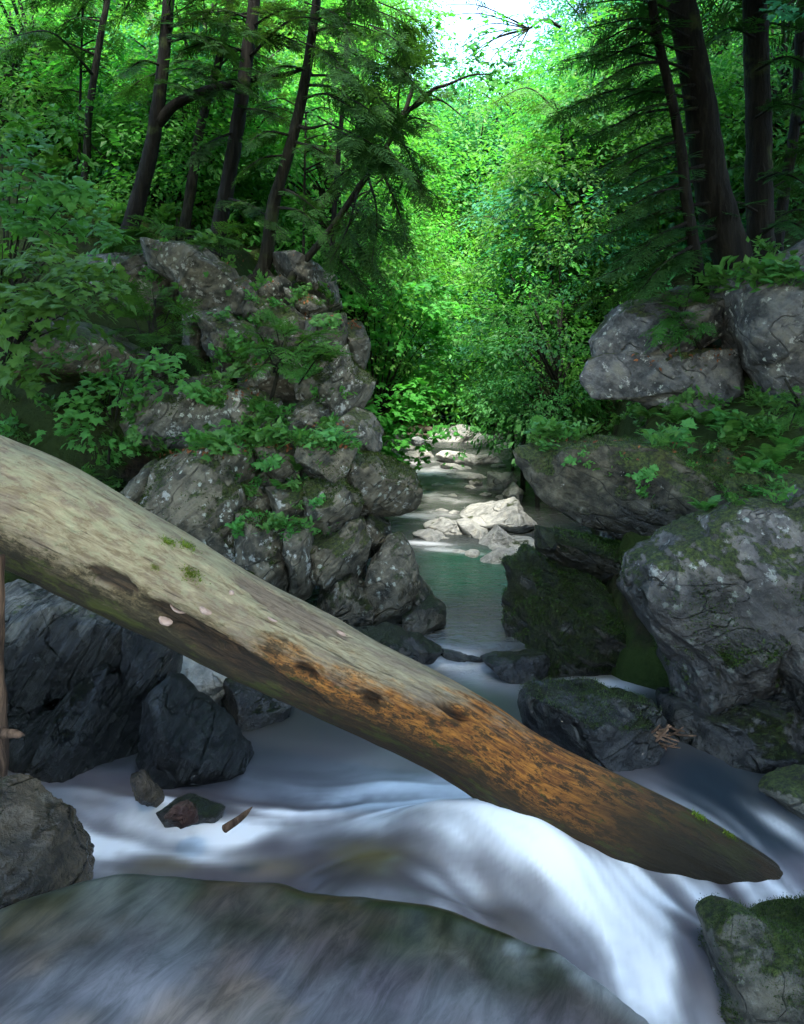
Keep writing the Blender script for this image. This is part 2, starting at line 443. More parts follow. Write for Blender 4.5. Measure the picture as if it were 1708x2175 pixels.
# the sheet of water sliding over the big boulder in front of the camera
eY = np.interp(X, [-1.6, -1.0, -0.8, -0.62, -0.25, 0.05, 0.3, 0.42, 0.52, 0.60], [1.5, 1.72, 1.80, 1.85, 1.86, 1.78, 1.66, 1.52, 1.32, 0.4])
dh = eY - Y + 0.05 * fl + 0.05 * fbm(np.stack([X * 3.1, X * 0, X * 0], -1), 3, 33)
zh = 0.665 + 0.035 * fbm(np.stack([X * 2.2, Y * 2.2, X * 0], -1), 3, 31) - 0.05 * smooth(0.0, 0.5, X) - 0.06 * smooth(-0.62, -1.0, X)
hump = smooth(-0.40, 0.24, dh + 0.10)
Z = Z + (zh - Z) * hump
PXv = CX + FPX * X / Y; PYv = HY + FPX * (CAMZ - Z) / Y
PYv = PYv + 9 * fbm(np.stack([X * 2.2, Y * 0.9, X * 0 + 4], -1), 3, 35) * smooth(7.5, 9, Y)
def GP(px, py, sx, sy, deg=0):
    a = math.radians(deg); c, s = math.cos(a), math.sin(a)
    u = (PXv - px) * c + (PYv - py) * s; v = -(PXv - px) * s + (PYv - py) * c
    return np.exp(-(u / sx) ** 2 - (v / sy) ** 2)
foam = 0.24 * smooth(1600, 1740, PYv) + 0.03 + 0.03 * smooth(1430, 1600, PYv)
for a in [(945, 1398, 75, 18, 6, .95), (1010, 1436, 130, 26, 14, .40), (1290, 1456, 95, 24, 0, .75), (700, 1706, 260, 26, -4, .62), (880, 1668, 150, 34, 10, .4),
          (1060, 1690, 95, 36, 28, .7), (1120, 1780, 190, 58, 35, .85), (1290, 1915, 150, 70, 48, .8), (1370, 2070, 62, 150, -10, .8), (1590, 1905, 190, 52, -6, .45),
          (250, 1775, 170, 50, 0, .5), (480, 1785, 120, 34, -22, .5), (230, 1835, 60, 36, 0, .45), (890, 1775, 170, 40, 8, .35), (1010, 1885, 170, 36, 20, .35), (345, 1690, 60, 16, 10, .5),
          (905, 1002, 70, 9, 4, .9), (895, 1046, 60, 8, 6, .7), (1000, 1030, 90, 6, 4, .3), (880, 1098, 60, 6, 6, .6), (950, 1062, 90, 5, 3, .3), (905, 1153, 70, 6, 4, .7), (880, 980, 50, 6, 0, .5), (960, 1170, 70, 5, 6, .6), (930, 1092, 60, 6, 0, .4),
          (1660, 1760, 90, 14, 34, .3), (1420, 1690, 120, 20, 30, .15), (980, 1345, 120, 40, 10, .14),
          (785, 1815, 120, 48, 5, -.62), (570, 1790, 60, 22, -10, -.28), (1170, 1868, 90, 36, 38, -.35), (1090, 1960, 90, 40, 30, -.3), (620, 1850, 120, 30, 0, -.3), (1460, 2030, 34, 130, -6, -.40), (1560, 1700, 190, 46, 25, -.25), (330, 1830, 90, 26, -15, -.30), (450, 1730, 60, 20, 0, -.15), (370, 1690, 110, 22, 0, -.1)]:
    foam += a[5] * GP(*a[:5])
# silky streaks that follow the current: coordinates along and across its course
course = np.array([at_z(px, py, 0.0)[:2] for px, py in [(-150,1690),(150,1725),(420,1770),(650,1770),(900,1750),(1080,1780),(1240,1880),(1340,1990),(1400,2110),(1430,2300)]])
course = catmull(np.column_stack([course, 0 * course[:, 0]]), 900)[:, :2]
ctan = np.gradient(course, axis=0); ctan /= np.linalg.norm(ctan, axis=1)[:, None]
ctan = ctan[::30]; cpt = course[::30]
# line-integral convolution: noise smeared along the current
LX0, LY0, LH = -3.0, 0.5, 0.011
lw, lh_ = int(5.8 / LH), int(4.4 / LH)
gx, gy = np.meshgrid(LX0 + np.arange(lw) * LH, LY0 + np.arange(lh_) * LH)
wgt = 0; vx = 0; vy = 0
for (cx_, cy_), (tx_, ty_) in zip(cpt, ctan):
    w_ = np.exp(-((gx - cx_) ** 2 + (gy - cy_) ** 2) / (2 * 0.28 ** 2)) + 1e-7 / (0.05 + (gx - cx_) ** 2 + (gy - cy_) ** 2)
    wgt = wgt + w_; vx = vx + w_ * tx_; vy = vy + w_ * ty_
vx = vx / wgt; vy = vy / wgt
q_ = np.stack([gx.ravel() * 2.2, gy.ravel() * 2.2, 0 * gx.ravel()], -1)
tw = (0.75 * fbm(q_, 3, 71)).reshape(gx.shape)                     # the current swerves
vx, vy = vx * np.cos(tw) - vy * np.sin(tw), vx * np.sin(tw) + vy * np.cos(tw)
nv = np.hypot(vx, vy) + 1e-9; vx /= nv; vy /= nv
lr = np.random.default_rng(73)
def blur(a, n):
    for _ in range(n):
        a = (np.roll(a, 1, 0) + a + np.roll(a, -1, 0)) / 3; a = (np.roll(a, 1, 1) + a + np.roll(a, -1, 1)) / 3
    return a
def lic(src, steps):
    acc = src.copy(); cnt = 1.0
    for sg in (1, -1):
        px_, py_ = np.meshgrid(np.arange(lw, dtype=float), np.arange(lh_, dtype=float))
        for _ in range(steps):
            ix = np.clip(px_.astype(int), 0, lw - 1); iy = np.clip(py_.astype(int), 0, lh_ - 1)
            px_ += sg * vx[iy, ix] * 1.2; py_ += sg * vy[iy, ix] * 1.2
            ix = np.clip(np.rint(px_).astype(int), 0, lw - 1); iy = np.clip(np.rint(py_).astype(int), 0, lh_ - 1)
            acc += src[iy, ix]; cnt += 1
    a = acc / cnt; a -= a.mean()
    return np.clip(a / (2.2 * a.std()), -1, 1)
def white(b): return blur(lr.normal(size=(lh_, lw)), b)
lic_c = blur(lic(white(14), 34), 2); lic_m = blur(lic(white(4), 30), 1); lic_f = lic(white(1), 26)
def samp(a):
    fx_ = np.clip((X - LX0) / LH, 0, lw - 1.001); fy_ = np.clip((Y - LY0) / LH, 0, lh_ - 1.001)
    ix, iy = fx_.astype(int), fy_.astype(int); tx_, ty_ = fx_ - ix, fy_ - iy
    return (a[iy, ix] * (1 - tx_) + a[iy, ix + 1] * tx_) * (1 - ty_) + (a[iy + 1, ix] * (1 - tx_) + a[iy + 1, ix + 1] * tx_) * ty_
st1 = 0.55 * samp(lic_c); st3 = 0.6 * samp(lic_m) + 0.3 * samp(lic_f)
Z += (0.018 * st1 + 0.006 * samp(lic_m)) * smooth(3.9, 3.3, Y) * (1 - hump)
hs1 = fbm(np.stack([X * 5.0 + Y * 1.2 + 0.8 * fl, Y * 0.9 - X * .3, X * 0 + 7], -1), 4, 48, .6)
bnC = fbm(np.stack([X * 6, Y * 6, X * 0 + 9], -1), 4, 46, .6)
bnH = fbm(np.stack([X * 1.3, Y * 1.3, X * 0 + 3], -1), 3, 45)
st2 = fbm(np.stack([X * 2.2, Y * 9.0, X * 0], -1), 4, 43)
foam = foam * (1 + (1.15 * st1 + 0.55 * st3) * smooth(4.4, 3.4, Y) + 0.9 * st2 * smooth(6, 9, Y)) + (0.16 * st1 + 0.07 * st3) * smooth(3.7, 3.1, Y)
foam = np.clip(foam, 0, 1); foam = foam * (0.40 + 0.60 * smooth(0.05, 0.80, foam))
foam = np.clip(foam * (0.84 + (0.45 * st1 + 0.62 * st3) * smooth(4.2, 3.4, Y)), 0, 1)
foam = foam * (1 - hump) + hump * np.clip(0.02 + 0.06 * smooth(.25, .55, dh) + 0.08 * hs1 + 0.07 * bnH + 0.07 * bnC + 0.62 * smooth(.26, -.04, dh) * smooth(-.35, .05, X) * smooth(-.25, .25, bnH + .6 * bnC), 0, 1)
fp = smooth(1150, 1185, PYv) * smooth(1300, 1235, PYv) * smooth(850, 960, PXv)
c_pool = np.array([0.035, 0.04, 0.037]); c_green = np.array([0.006, 0.075, 0.035]); c_rap = np.array([0.085, 0.076, 0.088]); c_deep = np.array([0.02, 0.03, 0.04])
wc = np.repeat(c_pool[None], len(X), 0)
wc += (c_rap - wc) * smooth(4.3, 3.5, Y)[:, None]
wc += (c_green - wc) * fp[:, None]
wc += (c_deep - wc) * (smooth(1330, 1480, PXv) * smooth(1560, 1640, PYv) * smooth(1860, 1780, PYv))[:, None]
bn = fbm(np.stack([X * 3.4, Y * 3.4, X * 0], -1), 4, 51); bn2 = fbm(np.stack([X * 4.0, Y * 4.0, X * 0 + 5], -1), 3, 53)
bed_c = np.array([0.078, 0.062, 0.068])[None] + 0 * wc
top = smooth(0.42, 0.12, dh + 0.12 * bnH)
bed_c = bed_c + (np.array([0.065, 0.044, 0.022]) - bed_c) * (top * (.6 + .4 * smooth(-.3, .2, bnC)))[:, None]
bed_c = bed_c + (np.array([0.19, 0.115, 0.062]) - bed_c) * smooth(0.05, 0.45, bn)[:, None] * 0.6
bed_c = bed_c + (np.array([0.24, 0.21, 0.15]) - bed_c) * (smooth(0.12, 0.45, bn2) * smooth(-.2, .5, X + .3))[:, None] * 0.6
edge = smooth(0.36, 0.02, np.abs(dh - 0.10)) * smooth(-0.25, 0.15, bn + 0.1)
bed_c = bed_c + (np.array([0.022, 0.028, 0.010]) - bed_c) * edge[:, None] * 0.85
wc = wc + (bed_c - wc) * smooth(0.25, 0.8, hump)[:, None]
rk = (GP(785, 1815, 80, 36, 5) + GP(350, 1835, 90, 26, -10) + 0.7 * GP(560, 1835, 80, 18, 5) + 0.5 * GP(1090, 1960, 80, 30, 30)) * (1 - hump)
wc = wc + (np.array([0.16, 0.13, 0.06]) - wc) * np.clip(rk, 0, 1)[:, None] * (0.5 + 0.5 * smooth(-.2, .3, bn2))[:, None]
nx, ny = len(xx), len(yy)
ii = (np.arange(ny - 1)[:, None] * nx + np.arange(nx - 1)[None, :])
F = np.stack([ii, ii + 1, ii + nx + 1, ii + nx], -1).reshape(-1, 4)
fx = X[F].mean(1); fy = Y[F].mean(1)
keep = (fx > xl_of(fy) - 0.9) & (fx < xr_of(fy) + 0.9)
me = mesh_np('stream', np.stack([X, Y, Z], -1), F[keep])
fattr(me, 'foam', foam); vattr(me, 'wcol', wc); fattr(me, 'hump', hump)

def water_mat():
    k = NT('stream_water')
    geo = k.node('NewGeometry'); co = geo.outputs['Position']
    fo = k.attr('foam'); wcol = k.attr('wcol', 'Color'); hu = k.attr('hump')
    ff = fo
    grain = k.noise(k.mapping(k.mapping(co, rot=(0, 0, math.radians(24))), scale=(26, 6, 6)), 1.0, 8, 0.74, 0.6)
    wcol = k.mix(hu, wcol, k.mix(k.step(grain, 0.30, 0.72), k.mix(1.0, wcol, (0.50, 0.50, 0.48), 'MULTIPLY'), k.mix(1.0, wcol, (1.6, 1.55, 1.6), 'MULTIPLY')))
    ff = k.math('MULTIPLY', ff, k.math('ADD', 1.0, k.math('MULTIPLY', hu, k.math('SUBTRACT', k.math('MULTIPLY', grain, 2.0), 1.0))), clamp=True)
    col = k.mix(ff, wcol, (0.86, 0.87, 0.90))
    py = k.node('SeparateXYZ'); k.link(co, py.inputs[0])
    far = k.step(py.outputs[1], 4.6, 5.6)
    wav = k.noise(k.mapping(co, scale=(1, 1.9, 1)), 9, 3, 0.55, 0.6)
    nb = k.bump(k.math('MULTIPLY', wav, far), 0.75, 0.07)
    rough = k.math('ADD', k.math('MULTIPLY', ff, 0.45), k.math('SUBTRACT', 0.30, k.math('MULTIPLY', far, 0.12)))
    b = k.principled(col, rough, nb, k.math('SUBTRACT', 0.5, k.math('MULTIPLY', hu, 0.32)))
    b.inputs['IOR'].default_value = 1.33
    return k.done(b.outputs[0])
M['water'] = water_mat()
stream = obj('stream_water', me, M['water'])
tag(stream, kind='structure')

# ------------------------------------------------------------------ rocks
_ico = {}
def ico(lv):
    if lv not in _ico:
        bm = bmesh.new(); bmesh.ops.create_icosphere(bm, subdivisions=lv, radius=1.0)
        V = np.array([v.co[:] for v in bm.verts]); F = np.array([[v.index for v in f.verts] for f in bm.faces]); bm.free()
        V /= np.linalg.norm(V, axis=1)[:, None]
        _ico[lv] = (V, F)
    return _ico[lv]

def poly_radius(poly, th):
    """distance from the origin to a closed polygon along the angles th"""
    d = np.stack([np.cos(th), np.sin(th)], -1)
    best = np.full(len(th), 0.0)
    n = len(poly)
    for i in range(n):
        a = poly[i]; e = poly[(i + 1) % n] - a
        den = d[:, 0] * e[1] - d[:, 1] * e[0]
        den = np.where(np.abs(den) < 1e-9, 1e-9, den)
        t = (a[0] * e[1] - a[1] * e[0]) / den
        s = (a[0] * d[:, 1] - a[1] * d[:, 0]) / den
        ok = (t > 0) & (s >= -1e-6) & (s <= 1 + 1e-6)
        best = np.where(ok, np.maximum(best, t), best)
    return best

def rock_mesh(name, poly, Y, T, seed, lv=6, n=2.8, facets=7, amp=0.05, strata=0.03, ang=35, cut=0.62, lean=0.0, grow=1.05, chips=26, layer=1.0):
    """a rock whose outline follows poly (photo pixels) at distance Y, half depth T metres"""
    pts = np.array([W(p[0], p[1], Y) for p in poly])[:, [0, 2]]
    x, y = pts[:, 0], pts[:, 1]; x2, y2 = np.roll(x, -1), np.roll(y, -1)
    cr = x * y2 - x2 * y; A = cr.sum() / 2
    c = np.array([((x + x2) * cr).sum(), ((y + y2) * cr).sum()]) / (6 * A)
    th = np.linspace(-math.pi, math.pi, 361)
    R = poly_radius(pts - c, th)
    bad = R <= 0
    if bad.any(): R[bad] = np.interp(th[bad], th[~bad], R[~bad])
    ker = np.array([1, 2, 3, 2, 1.]); ker /= ker.sum()
    Rp = np.concatenate([R[-5:-1], R, R[1:5]]); R = np.convolve(Rp, ker, 'same')[4:-4]
    rm = R.mean()
    D, F = ico(lv)
    ang_v = np.arctan2(D[:, 2], D[:, 0])
    rho = np.hypot(D[:, 0], D[:, 2]); dy = D[:, 1]
    s = 1 / (np.abs(rho) ** n + np.abs(dy) ** n) ** (1 / n)
    Rv = np.interp(ang_v, th, R)
    rn = rho * s
    P = np.stack([np.cos(ang_v) * rn, dy * s, np.sin(ang_v) * rn], -1)      # normalised body
    rg = np.random.default_rng(seed)
    for q in range(facets):
        nn = np.array([rg.normal() * 0.75, -1 if q < facets * 0.75 else 1, rg.normal() * 0.75]); nn /= np.linalg.norm(nn)
        h = rg.uniform(cut, cut + 0.28)
        e = P @ nn - h
        P = P - np.where(e > 0, e, 0)[:, None] * nn[None] * 0.92
    for q in range(chips):                                                       # chips knocked off edges and corners
        nn = rg.normal(size=3); nn /= np.linalg.norm(nn)
        e = P @ nn
        h = e.max() * rg.uniform(.84, .97)
        P = P - np.where(e > h, e - h, 0)[:, None] * nn[None] * 0.95
    sc = np.stack([Rv, np.full(len(D), T), Rv], -1) * grow
    Q = P * sc
    nrm = P / (np.linalg.norm(P, axis=1)[:, None] + 1e-9)
    wp = Q + np.array([c[0], Y, c[1]])
    a = math.radians(ang)
    u = wp[:, 0] * math.cos(a) + wp[:, 2] * math.sin(a); w = -wp[:, 0] * math.sin(a) + wp[:, 2] * math.cos(a)
    f = 1.0 / max(rm, 0.05)
    sv = np.stack([u * f * 0.5, wp[:, 1] * f * 0.6, w * f * 2.6], -1)
    d = amp * rm * fbm(wp * f * 1.3, 4, seed) * 1.6 + strata * rm * (fbm(sv * 1.4, 4, seed + 3) * 1.4 + 0.6 * fbm(sv * 2.1, 3, seed + 5, 0.5, True))
    blocky = np.round(fbm(wp * f * 1.1, 1, seed + 9) * 4) / 4
    d = d + 0.05 * rm * blocky
    jit = 0.35 * perlin(wp * f * 1.5, seed + 2)
    for kf, am in ((2.2, .055), (5.5, .028)):
        lay = np.floor(w * f * kf + jit * kf * .6)
        d = d + am * layer * rm * perlin(np.stack([u * f * .9 + lay * 3.1, wp[:, 1] * f * 1.1, lay * 7.7 + .5], -1), seed + 6) * 1.6
    blk2 = np.floor(fbm(wp * f * 2.1, 2, seed + 12) * 5) / 5
    d = d + 0.035 * layer * rm * blk2
    Q = Q + nrm * d[:, None]
    Q[:, 1] += lean * Q[:, 2]
    return mesh_np(name, Q, F), np.array([c[0], Y, c[1]])

ROCKS = {}
def rock(key, name, label, poly, Y, T, mat, cat='boulder', parent=None, group=None, **k):
    wpx = max(p[0] for p in poly) - min(p[0] for p in poly)
    if wpx < 105: k['lv'] = min(k.get('lv', 6), 5)
    me, c = rock_mesh(name, poly, Y, T, seed=len(ROCKS) * 7 + 11, **k)
    o = obj(name, me, M[mat], parent, c - np.array(parent.location) if parent is not None else c)
    if parent is None: tag(o, label, cat, group)
    ROCKS[key] = o
    return o

# left cliff: one rock face of jointed blocks
lc = thing('rock_cliff', 'jointed grey rock cliff with lichen and ferns rising behind the fallen log', 'cliff', (-1.0, 6.2, 0.1))
LEFT = [
 ('U0', [(-140,690),(0,668),(150,690),(268,755),(262,800),(150,792),(0,802),(-140,812)], 7.2, 1.3, 'cliff', dict(layer=1.5)),  # overhanging shelf added to shade the recess, hidden behind the maple leaves
 # key, outline, distance, half depth, material, options
 ('C1', [(338,1002),(399,964),(445,960),(478,985),(499,1048),(516,1124),(512,1240),(440,1240),(365,1180),(322,1110),(330,1040)], 5.95, .38, 'cliff', dict(lv=6, n=3.6, amp=.025, strata=.02)),
 ('C2', [(462,956),(512,947),(536,965),(536,1012),(502,1024),(476,990)], 6.2, .3, 'cliff', {}),
 ('C3', [(556,947),(617,938),(637,954),(633,1008),(596,1020),(562,992)], 6.25, .3, 'cliff', {}),
 ('C4', [(640,947),(660,940),(739,938),(752,951),(728,1012),(705,1028),(657,1014),(640,985)], 6.15, .36, 'cliff', dict(n=4.5)),
 ('C5', [(653,1031),(700,1022),(728,1022),(749,1044),(760,1077),(745,1105),(703,1136),(668,1136),(655,1090)], 5.95, .34, 'cliff', {}),
 ('C6', [(735,989),(756,972),(806,977),(865,1006),(881,1040),(873,1073),(848,1088),(806,1084),(768,1090),(743,1063)], 6.5, .5, 'cliff', dict(lv=6, n=3.0, amp=.03, facets=5)),
 ('C7', [(750,1130),(790,1095),(823,1118),(830,1157),(806,1182),(768,1175)], 6.35, .35, 'cliff', {}),
 ('C8', [(660,1136),(700,1128),(758,1112),(775,1157),(764,1220),(701,1238),(654,1212)], 5.85, .34, 'cliff', dict(amp=.06)),
 ('C9', [(792,1195),(820,1160),(848,1155),(869,1180),(883,1233),(884,1282),(872,1335),(835,1350),(783,1340),(780,1258)], 5.85, .36, 'cliff', dict(lv=6, n=3.4)),
 ('C10', [(878,1233),(895,1240),(917,1266),(917,1288),(886,1300),(868,1262)], 5.85, .22, 'cliff', dict(lv=5)),
 ('C11', [(884,1294),(919,1283),(940,1300),(940,1326),(904,1352),(862,1352),(862,1310)], 5.6, .24, 'cliff', dict(lv=5)),
 ('C12', [(514,1098),(541,1101),(620,1122),(630,1220),(600,1260),(540,1260),(510,1200)], 5.8, .3, 'cliff', dict(n=3.5)),
 ('C13', [(617,1120),(663,1112),(670,1195),(660,1262),(625,1275),(612,1191)], 5.72, .26, 'cliff', dict(n=3.6)),
 ('C14', [(684,1262),(747,1226),(784,1283),(788,1345),(722,1350),(680,1310)], 5.7, .28, 'cliff', {}),
 ('C15', [(572,1036),(642,1030),(658,1090),(652,1118),(586,1098)], 6.0, .24, 'cliff', {}),
 ('C16', [(505,1020),(560,1010),(585,1050),(590,1105),(530,1105),(502,1070)], 6.2, .28, 'cliff', {}),
 ('C17', [(280,1010),(330,985),(345,1040),(335,1110),(290,1100),(262,1050)], 6.25, .3, 'cliff', {}),
 ('U1', [(318,530),(380,526),(450,543),(478,566),(502,613),(517,643),(500,660),(445,655),(395,645),(366,600),(318,575)], 8.0, .5, 'cliff_up', dict(lv=6, amp=.06, strata=.05, n=3.2)),
 ('U1b', [(186,545),(250,535),(325,540),(388,582),(394,640),(300,660),(205,600)], 8.4, .5, 'cliff_up', {}),
 ('U2', [(433,678),(470,662),(502,682),(527,698),(542,743),(532,776),(490,806),(458,780),(438,733)], 7.55, .4, 'cliff_up', dict(lv=6, n=3.2, strata=.05)),
 ('U2b', [(385,670),(432,665),(440,720),(430,760),(395,730)], 7.8, .3, 'cliff_up', {}),
 ('U3', [(540,608),(565,589),(597,589),(612,603),(602,643),(560,650)], 8.1, .24, 'cliff_up', dict(lv=5)),
 ('U4', [(500,598),(520,590),(545,620),(572,648),(566,678),(522,682)], 7.95, .3, 'cliff_up', dict(lv=5)),
 ('U5', [(583,548),(628,550),(678,572),(706,588),(712,637),(690,648),(640,618),(598,582)], 8.7, .5, 'cliff_up', {}),
 ('U6', [(610,618),(668,632),(692,658),(655,674),(612,668)], 8.1, .34, 'cliff_up', dict(lv=5)),
 ('U7', [(652,682),(690,672),(727,667),(734,708),(729,752),(685,754),(650,718)], 7.6, .36, 'cliff_up', {}),
 ('U8', [(728,684),(767,690),(782,728),(768,790),(738,760)], 7.8, .4, 'cliff_up', dict(lv=5)),
 ('U9', [(640,800),(690,772),(735,748),(752,778),(783,813),(772,843),(752,878),(720,896),(676,870),(640,840)], 7.1, .42, 'cliff_up', dict(lv=6, n=3.4, amp=.03)),
 ('U10', [(718,903),(755,872),(792,883),(810,918),(802,950),(765,962),(728,938)], 6.95, .4, 'cliff_up', {}),
 ('U11', [(282,830),(310,814),(340,812),(380,822),(430,808),(462,813),(474,853),(479,923),(425,942),(350,940),(288,930),(276,878)], 6.75, .4, 'cliff_up', dict(lv=6, n=3.8, amp=.05, strata=.04)),
 ('U12', [(600,880),(665,846),(692,866),(717,905),(670,930),(606,925)], 6.85, .34, 'cliff_up', dict(strata=.06)),
 ('U13', [(520,770),(560,750),(610,760),(640,800),(630,850),(560,850),(520,820)], 7.35, .36, 'cliff_up', {}),
 ('U14', [(480,840),(530,830),(590,850),(600,910),(540,940),(485,925)], 7.0, .34, 'cliff_up', {}),
 ('U15', [(540,660),(600,650),(650,680),(650,740),(590,755),(545,720)], 7.9, .36, 'cliff_up', {}),
]
for key, poly, Yd, T, mat, opt in LEFT:
    k = dict(lv=6, n=6, facets=10, strata=.03, ang=48, cut=.60, grow=1.17, chips=9, layer=1.5); k.update(opt); k['n'] = max(k['n'], 5.5); k['amp'] = .02
    rock(key, 'rock_block', None, poly, Yd, T, mat, parent=lc, **k)

rcf = thing('mossy_cliff', 'dark undercut rock cliff hung with moss on the right of the channel', 'cliff', (1.3, 5.4, 0.1))
RIGHT = [
 ('R3', [(1092,1030),(1106,965),(1174,944),(1304,936),(1504,946),(1700,940),(1840,950),(1840,1180),(1690,1190),(1550,1180),(1404,1200),(1304,1180),(1214,1140),(1154,1122),(1102,1090)], 5.6, .55, 'right', dict(lv=6, n=4.2)),
 ('R3b', [(1300,1120),(1450,1100),(1640,1100),(1700,1300),(1600,1480),(1400,1480),(1300,1420),(1260,1260)], 5.75, .5, 'wetblock', dict(lv=6, n=4)),
 ('R4', [(1120,1108),(1154,1116),(1234,1136),(1304,1160),(1420,1150),(1500,1170),(1480,1260),(1279,1246),(1204,1206),(1134,1170),(1117,1146)], 5.5, .4, 'right', dict(lv=6, strata=.05)),
 ('R4b', [(1142,1120),(1175,1128),(1182,1165),(1160,1178),(1140,1160)], 5.15, .18, 'right', dict(lv=5)),
 ('R5', [(1084,1206),(1129,1166),(1164,1188),(1234,1200),(1284,1240),(1354,1300),(1410,1350),(1440,1420),(1400,1480),(1304,1450),(1204,1430),(1130,1425),(1094,1420),(1089,1306),(1092,1266)], 5.35, .5, 'right', dict(lv=6, n=2.7, amp=.06, strata=.06, lean=.12)),
 ('R5b', [(1150,1370),(1300,1380),(1450,1400),(1500,1500),(1180,1480)], 5.6, .4, 'wetblock', {}),
]
for key, poly, Yd, T, mat, opt in RIGHT:
    k = dict(lv=6, n=3.2, facets=8, amp=.05, strata=.04, ang=-28, layer=2.2, grow=1.03); k.update(opt); k['n'] = max(k['n'], 4.5)
    rock(key, 'rock_block', None, poly, Yd, T, mat, parent=rcf, **k)

